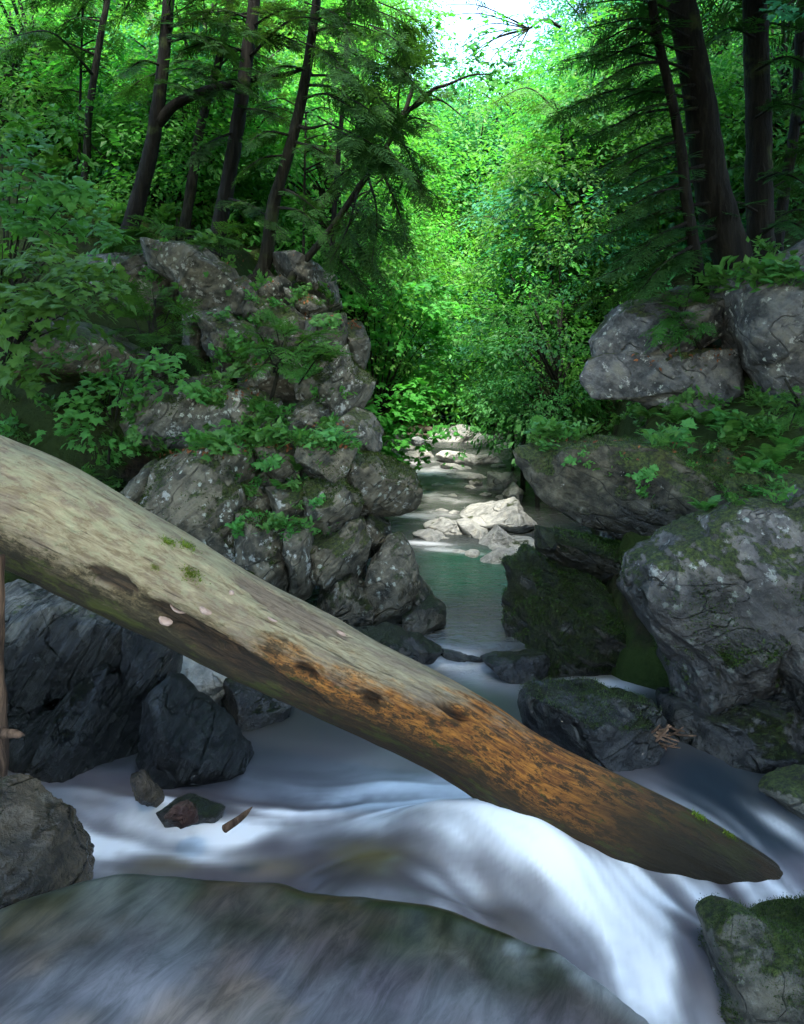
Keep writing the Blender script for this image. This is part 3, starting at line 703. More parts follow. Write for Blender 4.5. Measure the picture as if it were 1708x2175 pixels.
BOULDERS = [
 ('R1a', 'rounded grey boulder above the mossy cliff, below the big dark trunks', [(1252,725),(1292,668),(1334,643),(1394,622),(1447,609),(1510,640),(1530,720),(1440,770),(1330,790),(1262,800)], 7.2, .7, 'right_up', dict(lv=6, n=2.9, amp=.035, facets=4)),
 ('R1b', 'bulging lichen-blotched rock under the rounded grey boulder on the right', [(1243,800),(1258,756),(1330,738),(1430,735),(1545,748),(1572,798),(1610,860),(1560,905),(1479,905),(1404,882),(1354,852),(1304,842),(1268,850)], 7.0, .6, 'right_up', dict(lv=6, n=3.0, amp=.06, strata=.05)),
 ('R2', 'big bluish pitted boulder at the right edge beside the dark trunks', [(1543,612),(1566,574),(1639,552),(1720,515),(1830,520),(1830,900),(1700,900),(1620,860),(1580,770),(1545,715),(1540,660)], 6.6, .7, 'right_up', dict(lv=6, n=2.8, amp=.03, strata=.03, facets=3)),
 ('R6', 'large overhanging boulder with pale lichen spots right of the fallen log', [(1330,1251),(1354,1196),(1429,1141),(1544,1093),(1674,1086),(1712,1150),(1700,1280),(1700,1420),(1660,1520),(1570,1590),(1489,1590),(1440,1480),(1416,1396),(1384,1336),(1342,1286)], 4.35, .5, 'boulder', dict(lv=7, n=2.7, amp=.05, strata=.06, facets=5, ang=-50)),
 ('R7', 'dark fluted rock at the right edge above the large lichen-spotted boulder', [(1676,1080),(1708,1041),(1800,1035),(1830,1240),(1720,1250),(1664,1195)], 4.2, .3, 'boulder', {}),
 ('R8', 'fluted grey rock at the right edge under the dark fluted one', [(1604,1236),(1654,1198),(1708,1208),(1830,1230),(1830,1700),(1680,1660),(1650,1420),(1614,1300)], 4.1, .4, 'boulder', dict(strata=.07, ang=80)),
 ('R9', 'black wet rock in the shade below the large lichen-spotted boulder', [(1415,1490),(1500,1500),(1600,1480),(1708,1480),(1830,1500),(1830,1760),(1640,1680),(1500,1665),(1425,1620)], 4.1, .4, 'wetblock', {}),
 ('R10', 'small dark rock at the right edge above the stream behind the log end', [(1626,1692),(1650,1672),(1720,1650),(1780,1660),(1780,1765),(1708,1740),(1660,1716)], 3.5, .2, 'mossrock', dict(lv=5)),
 ('B1', 'wet glistening block of rock with moss between the log and the right cliff', [(1122,1475),(1150,1457),(1190,1461),(1250,1474),(1330,1489),(1392,1500),(1402,1530),(1395,1620),(1350,1670),(1290,1665),(1200,1640),(1130,1600),(1112,1510)], 4.0, .32, 'wetblock', dict(lv=6, n=3.4, amp=.04, strata=.05)),
 ('L3', 'low wet rock ledge where the green pool ends, behind the glistening block', [(1026,1404),(1065,1390),(1110,1386),(1152,1388),(1168,1405),(1172,1470),(1130,1475),(1085,1450),(1040,1420)], 4.95, .2, 'wetblock', dict(lv=6)),
 ('L1', 'smooth grey rock ledge just above the middle of the log', [(690,1312),(730,1314),(790,1333),(850,1347),(880,1373),(902,1400),(880,1420),(800,1420),(700,1390)], 5.0, .3, 'boulder', dict(n=2.6, facets=4, amp=.03)),
 ('L2', 'small grey rock wedged at the lip of the green pool', [(848,1350),(889,1350),(911,1368),(940,1378),(915,1402),(870,1400)], 5.1, .18, 'boulder', dict(lv=5)),
 ('L4', 'thin dark rock lip across the spill between the two pools', [(925,1377),(960,1382),(1010,1394),(1050,1400),(1045,1412),(1000,1404),(940,1392)], 5.1, .08, 'wetblock', dict(lv=5)),
 ('K1', 'slanted striated schist slab under the upper end of the log', [(-80,1270),(0,1262),(90,1265),(225,1300),(287,1328),(280,1420),(205,1425),(187,1450),(92,1505),(54,1516),(-80,1510)], 4.1, .3, 'striated', dict(lv=7, n=4.5, amp=.02, strata=.06, ang=58, facets=3, lean=.2)),
 ('K2', 'narrow upright grey rock next to the striated slab under the log', [(279,1318),(324,1343),(369,1365),(366,1455),(335,1510),(300,1530),(272,1470)], 4.05, .24, 'striated', dict(n=3.6, strata=.06, ang=70)),
 ('K3', 'black dripping rock face at the left edge below the striated slab', [(-80,1505),(0,1510),(90,1500),(187,1426),(218,1412),(276,1484),(304,1520),(318,1700),(216,1740),(108,1740),(-80,1740)], 3.85, .3, 'striated', dict(lv=6, strata=.07, ang=75, amp=.06, lean=.15)),
 ('K4', 'wedge-shaped boulder with a dry grey top and black wet side by the pool', [(303,1535),(330,1470),(360,1446),(410,1493),(454,1518),(511,1583),(529,1616),(500,1660),(484,1735),(425,1745),(324,1730),(298,1600)], 3.75, .26, 'striated', dict(lv=6, n=3.2, amp=.04, ang=30)),
 ('K5', 'pale greenish smooth rock under the log behind the wedge-shaped boulder', [(360,1362),(432,1396),(499,1440),(480,1530),(410,1530),(345,1450)], 4.5, .26, 'pale', dict(amp=.03, n=3.0)),
 ('K6', 'brown wet rock with a mossy corner at the pool edge under the log', [(480,1438),(540,1460),(616,1494),(602,1542),(575,1580),(515,1590),(470,1540)], 4.3, .22, 'wetblock', dict(amp=.05)),
 ('K7', 'shiny wet brown boulder at the left edge beside the white water', [(-80,1690),(36,1690),(83,1704),(128,1745),(184,1822),(190,1860),(150,1910),(-80,1920)], 2.3, .24, 'wetbrown', dict(lv=7, n=2.7, amp=.06, strata=.05, facets=4)),
 ('K8', 'small reddish wet stone poking out of the white water', [(350,1732),(368,1712),(393,1707),(416,1717),(420,1745),(385,1760)], 3.05, .05, 'redwet', dict(lv=5)),
 ('K9', 'flat grey stone awash behind the small reddish stone', [(332,1722),(380,1704),(430,1699),(480,1711),(474,1735),(350,1740)], 3.3, .1, 'boulder', dict(lv=5)),
 ('K10', 'slim pale brown rock leaning at the foot of the black rock face', [(276,1645),(298,1640),(320,1665),(346,1695),(340,1722),(303,1710),(283,1672)], 3.3, .06, 'wetbrown', dict(lv=5)),
 ('M1', 'moss-grown wet rock in the bottom right corner', [(1517,1995),(1554,1976),(1604,1970),(1640,1986),(1730,2010),(1830,2050),(1830,2300),(1560,2300),(1540,2120)], 2.45, .26, 'mossrock', dict(lv=6, n=2.9, amp=.05, strata=.05, facets=4)),
 ('M2', 'mossy hump of rock at the right edge above the corner rock', [(1606,2000),(1654,1964),(1720,1944),(1830,1945),(1830,2080),(1700,2060)], 2.65, .2, 'mossrock', dict(lv=6)),
 ('F1', 'biggest pale grey boulder on the far bank of the stream', [(904,938),(939,913),(971,904),(1005,905),(1018,917),(1010,968),(960,974),(908,966)], 18.0, .7, 'pale', dict(amp=.05, strata=.06)),
 ('F1b', 'pale rock leaning against the biggest far boulder', [(985,938),(1010,921),(1040,926),(1053,941),(1044,972),(988,974)], 17.6, .5, 'pale', {}),
 ('F2', 'rounded pale boulder far off beside the right bank shrubs', [(1034,962),(1071,941),(1103,946),(1116,962),(1104,992),(1070,992)], 16.6, .6, 'pale', {}),
 ('F3', 'low pale rock at the head of the far rapid on the left', [(854,968),(883,952),(911,955),(924,969),(918,986),(870,987)], 15.6, .5, 'pale', dict(lv=5)),
 ('F4', 'long pale rock bar across the far rapid', [(922,966),(940,957),(977,961),(1008,967),(1046,967),(1073,986),(1066,1002),(1040,1010),(1008,1002),(965,996),(934,982)], 14.8, .6, 'pale', dict(strata=.07)),
 ('F5', 'thin dark-edged ledge just below the long pale rock bar', [(934,984),(965,985),(1000,993),(1014,1004),(975,1008),(938,994)], 13.9, .3, 'pale', dict(lv=5)),
 ('F6', 'narrow pale ledge lying in the far riffle', [(944,1006),(983,1003),(1021,1008),(1044,1017),(996,1022),(950,1014)], 13.0, .3, 'pale', dict(lv=5)),
 ('F7', 'pale lumpy rock by the right bank of the far riffle', [(1038,1004),(1090,1006),(1096,1021),(1080,1048),(1050,1052),(1035,1037)], 12.2, .4, 'pale', dict(lv=5)),
 ('F8', 'small grey rock tucked against the mossy cliff upstream', [(1069,1052),(1092,1022),(1110,1040),(1105,1072),(1078,1070)], 11.0, .35, 'pale', dict(lv=5)),
 ('G1', 'largest pale bedrock hump at the head of the green pool', [(975,1098),(1010,1080),(1040,1070),(1090,1062),(1106,1087),(1130,1109),(1128,1145),(1087,1156),(1040,1130),(996,1114)], 9.6, .7, 'pale', dict(grow=1.12, n=2.4, lv=6, strata=.06)),
 ('G2', 'pale creased rock left of the largest bedrock hump', [(903,1117),(936,1100),(971,1111),(995,1137),(992,1160),(950,1144),(912,1134)], 9.2, .4, 'pale', dict(grow=1.12, n=2.4)),
 ('G3', 'pale rounded rock in the middle of the bedrock shoal', [(972,1112),(999,1105),(1029,1121),(1038,1143),(1022,1164),(992,1154)], 9.0, .4, 'pale', dict(grow=1.12, n=2.4)),
 ('G4', 'low pale slab dipping into the green pool', [(881,1132),(908,1124),(961,1142),(1000,1163),(961,1172),(914,1164)], 8.8, .3, 'pale', dict(grow=1.12, n=2.4, lv=6)),
 ('G5', 'pale slab beside the mossy cliff above the green pool', [(1008,1158),(1059,1122),(1087,1145),(1130,1147),(1130,1178),(1071,1180),(1025,1176)], 8.5, .4, 'pale', dict(grow=1.12, n=2.4)),
 ('G6', 'dark-fronted rock at the right rim of the green pool', [(1019,1190),(1055,1167),(1096,1164),(1125,1175),(1112,1204),(1084,1214),(1044,1204)], 8.0, .35, 'pale', dict(grow=1.12, n=2.4, lv=6)),
 ('N1', 'pale rock on the left bank of the far rapid under hanging leaves', [(770,985),(800,955),(850,965),(862,990),(850,1010),(790,1015)], 12.5, .5, 'pale', dict(lv=5)),
 ('N2', 'dim grey rock on the far bank beyond the driftwood', [(878,890),(905,878),(930,884),(938,905),(890,908)], 23.5, .5, 'pale', dict(lv=5)),
]
for key, lab, poly, Yd, T, mat, opt in BOULDERS:
    k = dict(lv=6, n=2.9, facets=6, amp=.05, strata=.04, ang=30); k.update(opt)
    rock(key, 'boulder' if key not in ('K8', 'K9', 'K10', 'R10') else 'stone', lab, poly, Yd, T, mat, cat='rock', **k)
# crumbs of rock strewn in the far riffles
stone_me, _ = rock_mesh('stone', [(0, 0), (30, -12), (60, 0), (66, 22), (34, 34), (-4, 26)], 8, .12, 5, lv=4)
stone_me.materials.append(M['pale'])
for i, (px, py, s) in enumerate([(930, 1030, .5), (1000, 1036, .6), (1030, 1050, .5), (960, 1052, .4), (1012, 1024, .6), (940, 1085, .5), (962, 1088, .45), (1070, 1058, .7), (868, 1010, .5), (1060, 990, .7), (1000, 1176, .6), (975, 1172, .4), (890, 935, .6), (880, 948, .7)]):
    Yd = 12.0
    for _ in range(12): Yd = (CAMZ - float(level(Yd))) * FPX / (py - HY)
    o = obj('stone', stone_me, None, None, W(px, py, Yd) + np.array([0, 0, -.02]))
    o.scale = (s * 1.3, s * 1.3, s); o.rotation_euler = (0, 0, i * 1.7)
    tag(o, 'small pale stone awash in the riffles upstream of the green pool', 'rock', 'stones in the far riffles')

# ------------------------------------------------------------------ the fallen log
TOP = [(-260,815,0), (0,925,0), (100,968,0), (270,1065,0), (400,1140,0), (500,1200,0), (640,1275,0), (740,1330,0), (900,1410,0), (1010,1475,0), (1110,1545,0), (1250,1618,0), (1420,1702,0), (1560,1782,0), (1650,1842,0), (1800,1935,0)]
tx = np.array([t[0] for t in TOP]); ty = np.array([t[1] for t in TOP])
sx = np.linspace(-260, 1780, 270)
syt = catmull(np.stack([tx, ty], -1), 900); syt = np.interp(sx, syt[:, 0], syt[:, 1])
vth = np.interp(sx, [-260, 0, 300, 600, 800, 1000, 1200, 1400, 1780], [300, 286, 262, 236, 222, 214, 206, 200, 190])
syc = syt + vth / 2
Yl = np.interp(sx, [-260, 1780], [3.36, 3.16])
P = np.array([W(a, b, y) for a, b, y in zip(sx, syc, Yl)])
R = vth / 2 * 0.862 * Yl / FPX
T3 = np.gradient(P, axis=0); T3 /= np.linalg.norm(T3, axis=1)[:, None]
up = np.cross(T3, np.array([0, 1.0, 0])); up /= np.linalg.norm(up, axis=1)[:, None]
if up[0, 2] < 0: up = -up
fr = np.cross(T3, up); fr = np.where((fr[:, 1] > 0)[:, None], -fr, fr)         # towards the camera
SEG = 128
th = np.arange(SEG) / SEG * 2 * math.pi          # 0 = top, 90 = front, 180 = bottom
ring = up[:, None] * np.cos(th)[None, :, None] + fr[:, None] * np.sin(th)[None, :, None]
arc = np.concatenate([[0], np.cumsum(np.linalg.norm(np.diff(P, axis=0), axis=1))])
lcv = np.stack([np.repeat(arc[:, None], SEG, 1), 0.2 * np.cos(th)[None] + 0 * arc[:, None], 0.2 * np.sin(th)[None] + 0 * arc[:, None]], -1).reshape(-1, 3)
grain = fbm(lcv * np.array([2.2, 26, 26]), 4, 61)
lump = fbm(lcv * np.array([1.4, 5, 5]), 3, 63)
fine = fbm(lcv * np.array([6, 70, 70]), 3, 65)
RR = np.repeat(R[:, None], SEG, 1).ravel()
pxs = np.repeat(sx[:, None], SEG, 1).ravel(); ths = np.tile(th, len(P))
def lg(px, deg, wx, wd, rot=0.0):
    a = (pxs - px) / wx; b = ((np.degrees(ths) - deg + 180) % 360 - 180) / wd
    c, s = math.cos(rot), math.sin(rot)
    a, b = a * c + b * s, -a * s + b * c
    return np.sqrt(a * a + b * b)
disp = 0.060 * lump + 0.030 * grain + 0.012 * fine
rag = 0.9 * fbm(lcv * np.array([5, 22, 22]), 4, 67, .65)
# patch where the outer shell has come off (upper side), a long slot lower down, knot holes
shell = smooth(1.05, 0.9, lg(585, 22, 125, 20) + rag * 0.6)
slot = smooth(1.05, 0.85, lg(440, 97, 95, 11) + rag * 0.5)
slot2 = smooth(1.05, 0.85, lg(290, 92, 45, 9) + rag * 0.5)
slot3 = smooth(1.1, 0.8, lg(560, 108, 150, 13) + rag * 0.7)
knot = smooth(1.1, 0.6, lg(790, 78, 22, 9) + rag * .4) + smooth(1.1, 0.6, lg(660, 84, 24, 7) + rag * .4) + smooth(1.1, .6, lg(930, 50, 40, 7) + rag * .5)
disp -= 0.055 * shell * (1 + 0.5 * grain) + 0.14 * slot + 0.09 * slot2 + 0.08 * slot3 + 0.25 * knot
flare = 1 + 0.03 * np.sin(arc * 2.1)
RR2 = RR * (1 + disp) * np.repeat(flare[:, None], SEG, 1).ravel()
V = np.repeat(P, SEG, 0) + ring.reshape(-1, 3) * RR2[:, None]
i = np.arange(len(P) - 1)[:, None] * SEG; j = np.arange(SEG)[None]; kx = (j + 1) % SEG
F = np.stack([i + j, i + kx, i + SEG + kx, i + SEG + j], -1).reshape(-1, 4)
LOGV = V.reshape(len(P), SEG, 3)
lb = P[-1]
log = thing('fallen_log', 'big weathered fallen log slanting across the gorge, its lower end in the stream', 'log', lb)
me = mesh_np('trunk', V - lb, F)
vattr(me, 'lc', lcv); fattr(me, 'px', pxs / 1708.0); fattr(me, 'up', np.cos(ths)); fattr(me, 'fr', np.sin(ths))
fattr(me, 'bare', np.clip(shell, 0, 1)); fattr(me, 'slot', np.clip(slot + slot2 + slot3 + knot, 0, 1))
def log_mat():
    k = NT('log_wood')
    lcn = k.attr('lc', 'Vector'); px = k.attr('px'); upv = k.attr('up'); bare = k.attr('bare'); slot = k.attr('slot')
    g = k.noise(k.mapping(lcn, scale=(5.0, 30, 30)), 1.8, 10, 0.76, 0.7)
    g2 = k.noise(k.mapping(lcn, scale=(1, 5, 5)), 2.4, 6, 0.62)
    g3 = k.noise(k.mapping(lcn, scale=(11, 38, 38)), 2.6, 8, 0.74)
    patch = k.noise(k.mapping(lcn, scale=(2.2, 9, 9), loc=(4, 2, 1)), 1.3, 7, 0.66)
    # weathered grey outer wood
    bl = k.noise(k.mapping(lcn, scale=(2.6, 6.5, 6.5), loc=(9, 3, 5)), 1.6, 8, 0.72)      # big ragged blotches
    bl2 = k.noise(k.mapping(lcn, scale=(8, 18, 18), loc=(1, 5, 2)), 1.6, 9, 0.76)         # small ragged blotches
    col = k.mix(k.step(g, 0.34, 0.66), (0.21, 0.155, 0.085), (0.50, 0.42, 0.26))
    col = k.mix(k.math('MULTIPLY', k.step(bl, 0.46, 0.62), 0.65), col, (0.22, 0.155, 0.12))
    col = k.mix(k.math('MULTIPLY', k.step(bl2, 0.56, 0.68), 0.5), col, (0.16, 0.13, 0.09))
    lic = k.math('MULTIPLY', k.step(k.math('ADD', bl2, k.math('MULTIPLY', upv, 0.10)), 0.54, 0.62), k.math('SUBTRACT', 1.0, k.step(px, 0.15, 0.50)))
    col = k.mix(k.math('MULTIPLY', lic, 0.5), col, (0.42, 0.42, 0.25))
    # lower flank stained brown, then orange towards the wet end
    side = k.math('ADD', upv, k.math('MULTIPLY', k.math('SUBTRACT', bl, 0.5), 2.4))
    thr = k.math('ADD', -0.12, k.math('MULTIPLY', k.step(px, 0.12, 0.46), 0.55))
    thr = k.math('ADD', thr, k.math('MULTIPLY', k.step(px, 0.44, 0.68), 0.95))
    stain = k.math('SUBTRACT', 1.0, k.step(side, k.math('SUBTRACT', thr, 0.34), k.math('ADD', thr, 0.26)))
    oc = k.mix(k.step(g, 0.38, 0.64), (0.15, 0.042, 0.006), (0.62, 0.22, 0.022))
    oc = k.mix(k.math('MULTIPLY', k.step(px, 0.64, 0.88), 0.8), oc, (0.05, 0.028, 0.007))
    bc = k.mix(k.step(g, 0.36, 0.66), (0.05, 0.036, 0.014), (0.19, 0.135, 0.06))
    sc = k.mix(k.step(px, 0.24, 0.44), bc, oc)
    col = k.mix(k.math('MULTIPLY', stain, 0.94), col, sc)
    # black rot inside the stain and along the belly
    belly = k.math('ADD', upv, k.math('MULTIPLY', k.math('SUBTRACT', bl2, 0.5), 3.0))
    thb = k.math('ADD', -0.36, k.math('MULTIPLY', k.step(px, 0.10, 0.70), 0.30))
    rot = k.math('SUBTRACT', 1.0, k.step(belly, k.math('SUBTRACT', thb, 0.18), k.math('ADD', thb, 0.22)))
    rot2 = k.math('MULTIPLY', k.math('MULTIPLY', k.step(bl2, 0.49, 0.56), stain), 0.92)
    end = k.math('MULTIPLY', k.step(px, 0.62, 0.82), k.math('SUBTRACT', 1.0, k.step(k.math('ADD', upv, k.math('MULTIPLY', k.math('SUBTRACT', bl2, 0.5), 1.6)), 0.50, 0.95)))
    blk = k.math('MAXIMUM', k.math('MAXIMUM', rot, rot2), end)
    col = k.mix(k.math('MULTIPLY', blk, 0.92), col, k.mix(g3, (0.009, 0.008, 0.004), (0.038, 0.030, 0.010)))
    mossf = k.math('MULTIPLY', k.step(bl, 0.50, 0.60), k.math('MAXIMUM', k.math('MULTIPLY', k.step(px, 0.66, 0.82), k.step(upv, 0.2, 0.8)), k.math('MULTIPLY', rot, 0.75)))
    col = k.mix(k.math('MULTIPLY', mossf, 0.85), col, k.mix(g3, (0.03, 0.045, 0.006), (0.12, 0.135, 0.015)))
    col = k.mix(k.math('MULTIPLY', k.step(k.math('ADD', px, k.math('MULTIPLY', k.math('SUBTRACT', bl2, 0.5), 0.25)), 0.66, 0.86), 0.75), col, k.mix(g3, (0.010, 0.008, 0.004), (0.045, 0.030, 0.010)))
    # bare inner wood, slots
    col = k.mix(k.math('MULTIPLY', bare, 0.85), col, k.mix(k.step(g, 0.3, 0.6), (0.08, 0.045, 0.028), (0.30, 0.215, 0.15)))
    col = k.mix(k.math('MULTIPLY', slot, 0.9), col, k.mix(k.step(g, 0.4, 0.65), (0.012, 0.008, 0.005), (0.07, 0.038, 0.018)))
    # drying cracks
    cr = k.step(k.noise(k.mapping(lcn, scale=(2.6, 60, 60), loc=(7, 1, 1)), 1.3, 5, 0.66, 0.4), 0.33, 0.39)
    col = k.mix(k.math('MULTIPLY', k.math('SUBTRACT', 1.0, cr), 0.65), col, (0.035, 0.026, 0.018))
    h = k.math('ADD', k.math('ADD', g, k.math('MULTIPLY', g3, 0.7)), k.math('MULTIPLY', cr, 0.4))
    wetend = k.step(px, 0.70, 0.85)
    rough = k.math('SUBTRACT', 0.82, k.math('MULTIPLY', wetend, 0.35))
    return k.done(k.principled(col, rough, k.bump(h, 1.0, 0.022), 0.35).outputs[0])
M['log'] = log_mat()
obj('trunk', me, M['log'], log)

def log_point(px, deg):
    a = int(np.argmin(np.abs(sx - px))); b = int(round(deg / 360 * SEG)) % SEG
    p = LOGV[a, b]; nrm = ring[a, b]; return p, nrm, T3[a]

def fungus_mat():
    k = NT('bracket_fungus'); geo = k.node('NewGeometry')
    n = k.noise(geo.outputs['Position'], 60, 4)
    col = k.mix(n, (0.26, 0.15, 0.11), (0.50, 0.38, 0.32))
    return k.done(k.principled(col, 0.6, k.bump(n, 0.3, 0.01), 0.3).outputs[0])
M['fungus'] = fungus_mat()
D5, F5 = ico(4)
for q, (px, deg, a, b, c) in enumerate([(455, 76, .026, .012, .020), (402, 106, .028, .012, .022), (474, 44, .011, .010, .014), (405, 92, .036, .006, .012), (690, 18, .020, .005, .012), (565, 50, .022, .005, .008)]):
    p, nrm, t = log_point(px, deg); w = np.cross(nrm, t)
    Q = D5 * (1 + 0.18 * fbm(D5 * 2.2, 3, 70 + q)[:, None])
    Q = Q * np.array([a, b, c]); Q[:, 1] += -8 * Q[:, 0] ** 2
    wd = w if w[2] < 0 else -w
    Vf = Q[:, :1] * t + Q[:, 1:2] * wd + Q[:, 2:] * nrm
    obj('bracket_fungus', mesh_np('bracket_fungus', Vf, F5), M['fungus'], log, p - lb)
# tufts of moss on the bark
def moss_tuft_mesh(name, r, n, seed):
    rg = np.random.default_rng(seed)
    c = rg.normal(size=(n, 3)) * np.array([r, r * .55, r * .35]); c[:, 2] = np.abs(c[:, 2])
    d = rg.normal(size=(n, 3)) * .6 + np.array([0, 0, 1.0]); d /= np.linalg.norm(d, axis=1)[:, None]
    s = np.cross(d, rg.normal(size=(n, 3))); s /= np.linalg.norm(s, axis=1)[:, None]
    L = rg.uniform(.3, .6, (n, 1)) * r; wv = L * .22
    V = np.stack([c - s * wv, c + s * wv, c + d * L], 1).reshape(-1, 3)
    me = mesh_np(name, V, np.arange(3 * n).reshape(-1, 3), False); fattr(me, 'rnd', rg.uniform(0, 1, n), 'FACE')
    return me
M['mossleaf'] = leaf_mat('moss_leaf', (0.06, 0.11, 0.01), (0.20, 0.27, 0.03), 0.25)
tuft = moss_tuft_mesh('moss_tuft', .022, 260, 3); tuft.materials.append(M['mossleaf'])
for px, deg, s in [(402, 52, 1.1), (362, 22, .9), (330, 32, .8), (340, 62, .5), (1440, 8, .8), (1500, 10, .7)]:
    p, nrm, t = log_point(px, deg); w = np.cross(nrm, t)
    o = obj('moss_tuft', tuft, None, log)
    o.matrix_local = Matrix.Translation(Vector(p - lb)) @ Matrix(np.stack([t, w, nrm], 1).tolist()).to_4x4() @ Matrix.Scale(s, 4)
# ------------------------------------------------------------------ other loose wood
def wood(name, label, cat, pts, radii, mat, seg=10, group=None, amp=.15, n=24):
    P = catmull(pts, n); R = np.interp(np.linspace(0, 1, n), np.linspace(0, 1, len(radii)), radii)
    base = P[0]
    m = Mesh(); m.tube(P, R, seg, amp=amp, nscale=6)
    o = obj(name, m.build(name, base), M[mat], None, base)
    return tag(o, label, cat, group)
wood('broken_stick', 'broken reddish stick jutting out of the white water', 'stick', [W(478, 1760, 2.95), W(510, 1738, 2.93), W(536, 1714, 2.92)], [.016, .015, .012, .002], 'stick')
wood('driftwood_log', 'bleached driftwood log lying across the far bank', 'log', [W(840, 916, 20.5), W(890, 914, 20.3), W(944, 914, 20)], [.10, .10, .085], 'deadwood')
wood('driftwood_log', 'dark brown driftwood log behind the bleached one', 'log', [W(830, 908, 21.2), W(880, 907, 21.2), W(912, 908, 21.2)], [.09, .09, .07], 'stick')
wood('driftwood_log', 'thin driftwood pole in front of the bleached log', 'log', [W(850, 924, 19.6), W(890, 923, 19.4), W(925, 926, 19.2)], [.05, .045, .03], 'deadwood')
sn = thing('dead_snag', 'bent grey dead snag standing out of the far right trees', 'snag', W(1152, 480, 17.5))
m = Mesh(); m.tube(catmull([W(1154, 560, 17.5), W(1150, 470, 17.5), W(1146, 442, 17.5), W(1134, 434, 17.4)], 20), np.interp(np.arange(20), [0, 14, 19], [.12, .08, .03]), 8, amp=.2)
obj('trunk', m.build('trunk', sn.location), M['deadwood'], sn)
ed = thing('bark_post', 'reddish-brown weathered trunk at the left edge below the log', 'tree trunk', W(-10, 1700, 3.0))
m = Mesh(); m.tube(catmull([W(-10, 1720, 3.0), W(-8, 1560, 3.0), W(-14, 1400, 3.0), W(-10, 1180, 3.0)], 40), np.interp(np.arange(40), [0, 20, 39], [.046, .042, .034]), 16, amp=.25, nscale=9)
obj('trunk', m.build('trunk', ed.location), M['stick'], ed)
m = Mesh(); m.tube(catmull([W(6, 1556, 2.97), W(30, 1558, 2.95), W(52, 1562, 2.93)], 10), np.interp(np.arange(10), [0, 7, 9], [.018, .012, .003]), 8, amp=.6, nscale=30)
obj('branch_stub', m.build('branch_stub', ed.location), M['stick'], ed)
# twigs and leaves caught between block and boulder
rg = np.random.default_rng(77)
for q in range(14):
    px0, py0 = 1396 + rg.uniform(-14, 34), 1560 + rg.uniform(-30, 30)
    a = rg.uniform(-.9, .6); L = rg.uniform(25, 60)
    o = wood('twig', 'thin reddish twig caught between the glistening block and the boulder', 'twig', [W(px0, py0, 3.78), W(px0 + L * .5 * math.cos(a), py0 + L * .5 * math.sin(a) + 2, 3.75), W(px0 + L * math.cos(a), py0 + L * math.sin(a), 3.72)], [.006, .005, .003], 'stick', 5, 'twigs caught in the rocks', n=8)

# ------------------------------------------------------------------ foliage tools
LEAF_Q = (np.array([[0, 0, 0], [.42, .27, .05], [1, 0, -.10], [.42, -.27, .05]]), np.array([[0, 1, 2, 3]]))
LANCE_Q = (np.array([[0, 0, 0], [.45, .11, .0], [1, 0, -.03], [.45, -.11, .0]]), np.array([[0, 1, 2, 3]]))
_mo = [(0, 0), (.10, .22), (-.02, .46), (.26, .38), (.42, .60), (.52, .30), (.66, .22), (1.0, 0), (.66, -.22), (.52, -.30), (.42, -.60), (.26, -.38), (-.02, -.46), (.10, -.22)]
LEAF_M = (np.array([[.40, 0, .05]] + [[a, b, -.16 * (a * a + b * b) + .02] for a, b in _mo]), np.array([[0, 1 + q, 1 + (q + 1) % len(_mo)] for q in range(len(_mo))]))

def unit(v): return v / (np.linalg.norm(v, axis=-1, keepdims=True) + 1e-9)
def frames(d, n):
    x = unit(d); z = unit(n - (n * x).sum(-1, keepdims=True) * x); y = np.cross(z, x)
    return np.stack([x, y, z], -1)

def put_leaves(m, tpl, pos, d, n, size, rnd, mat=0):
    Vt, Ft = tpl
    Fm = frames(d, n)
    V = pos[:, None, :] + np.einsum('nij,kj->nki', Fm, Vt) * size[:, None, None]
    N, k = len(pos), len(Vt)
    F = (Ft[None] + (np.arange(N) * k)[:, None, None]).reshape(-1, Ft.shape[1])
    r = np.repeat(rnd, len(Ft))
    if Ft.shape[1] == 4: m.add(V.reshape(-1, 3), Q=F, mat=mat, rq=r)
    else: m.add(V.reshape(-1, 3), T=F, mat=mat, rt=r)

def hemlock_spray(rg, pairs=9, sub=True):
    pos, d, s = [], [], []
    for q in range(pairs):
        t = .06 + .92 * q / (pairs - 1)
        L = .40 * (1 - t) ** .75 + .07
        for sg in (-1, 1):
            a = math.radians(rg.uniform(42, 62)) * sg
            dd = np.array([math.cos(a), math.sin(a), rg.normal() * .08 - .10])
            nseg = max(1, int(L / .11))
            for g in range(nseg):
                base = np.array([t, 0, -.10 * t * t]) + dd * L * g / nseg
                pos.append(base); d.append(dd + np.array([0, 0, -.06 * g])); s.append(L / nseg * 1.35 + .035)
                if sub and nseg > 1:
                    for s2 in (-1, 1):
                        b = a + s2 * math.radians(rg.uniform(35, 55))
                        pos.append(base + dd * .02); d.append(np.array([math.cos(b), math.sin(b), rg.normal() * .1 - .1])); s.append(rg.uniform(.09, .14) * (1.1 - .3 * g / nseg))
    pos.append(np.array([.95, 0, -.09])); d.append(np.array([1, 0, -.1])); s.append(.12)
    pos, d, s = np.array(pos), np.array(d), np.array(s)
    n = np.array([0, 0, 1.0]) + rg.normal(size=pos.shape) * .16
    return pos, d, n, s

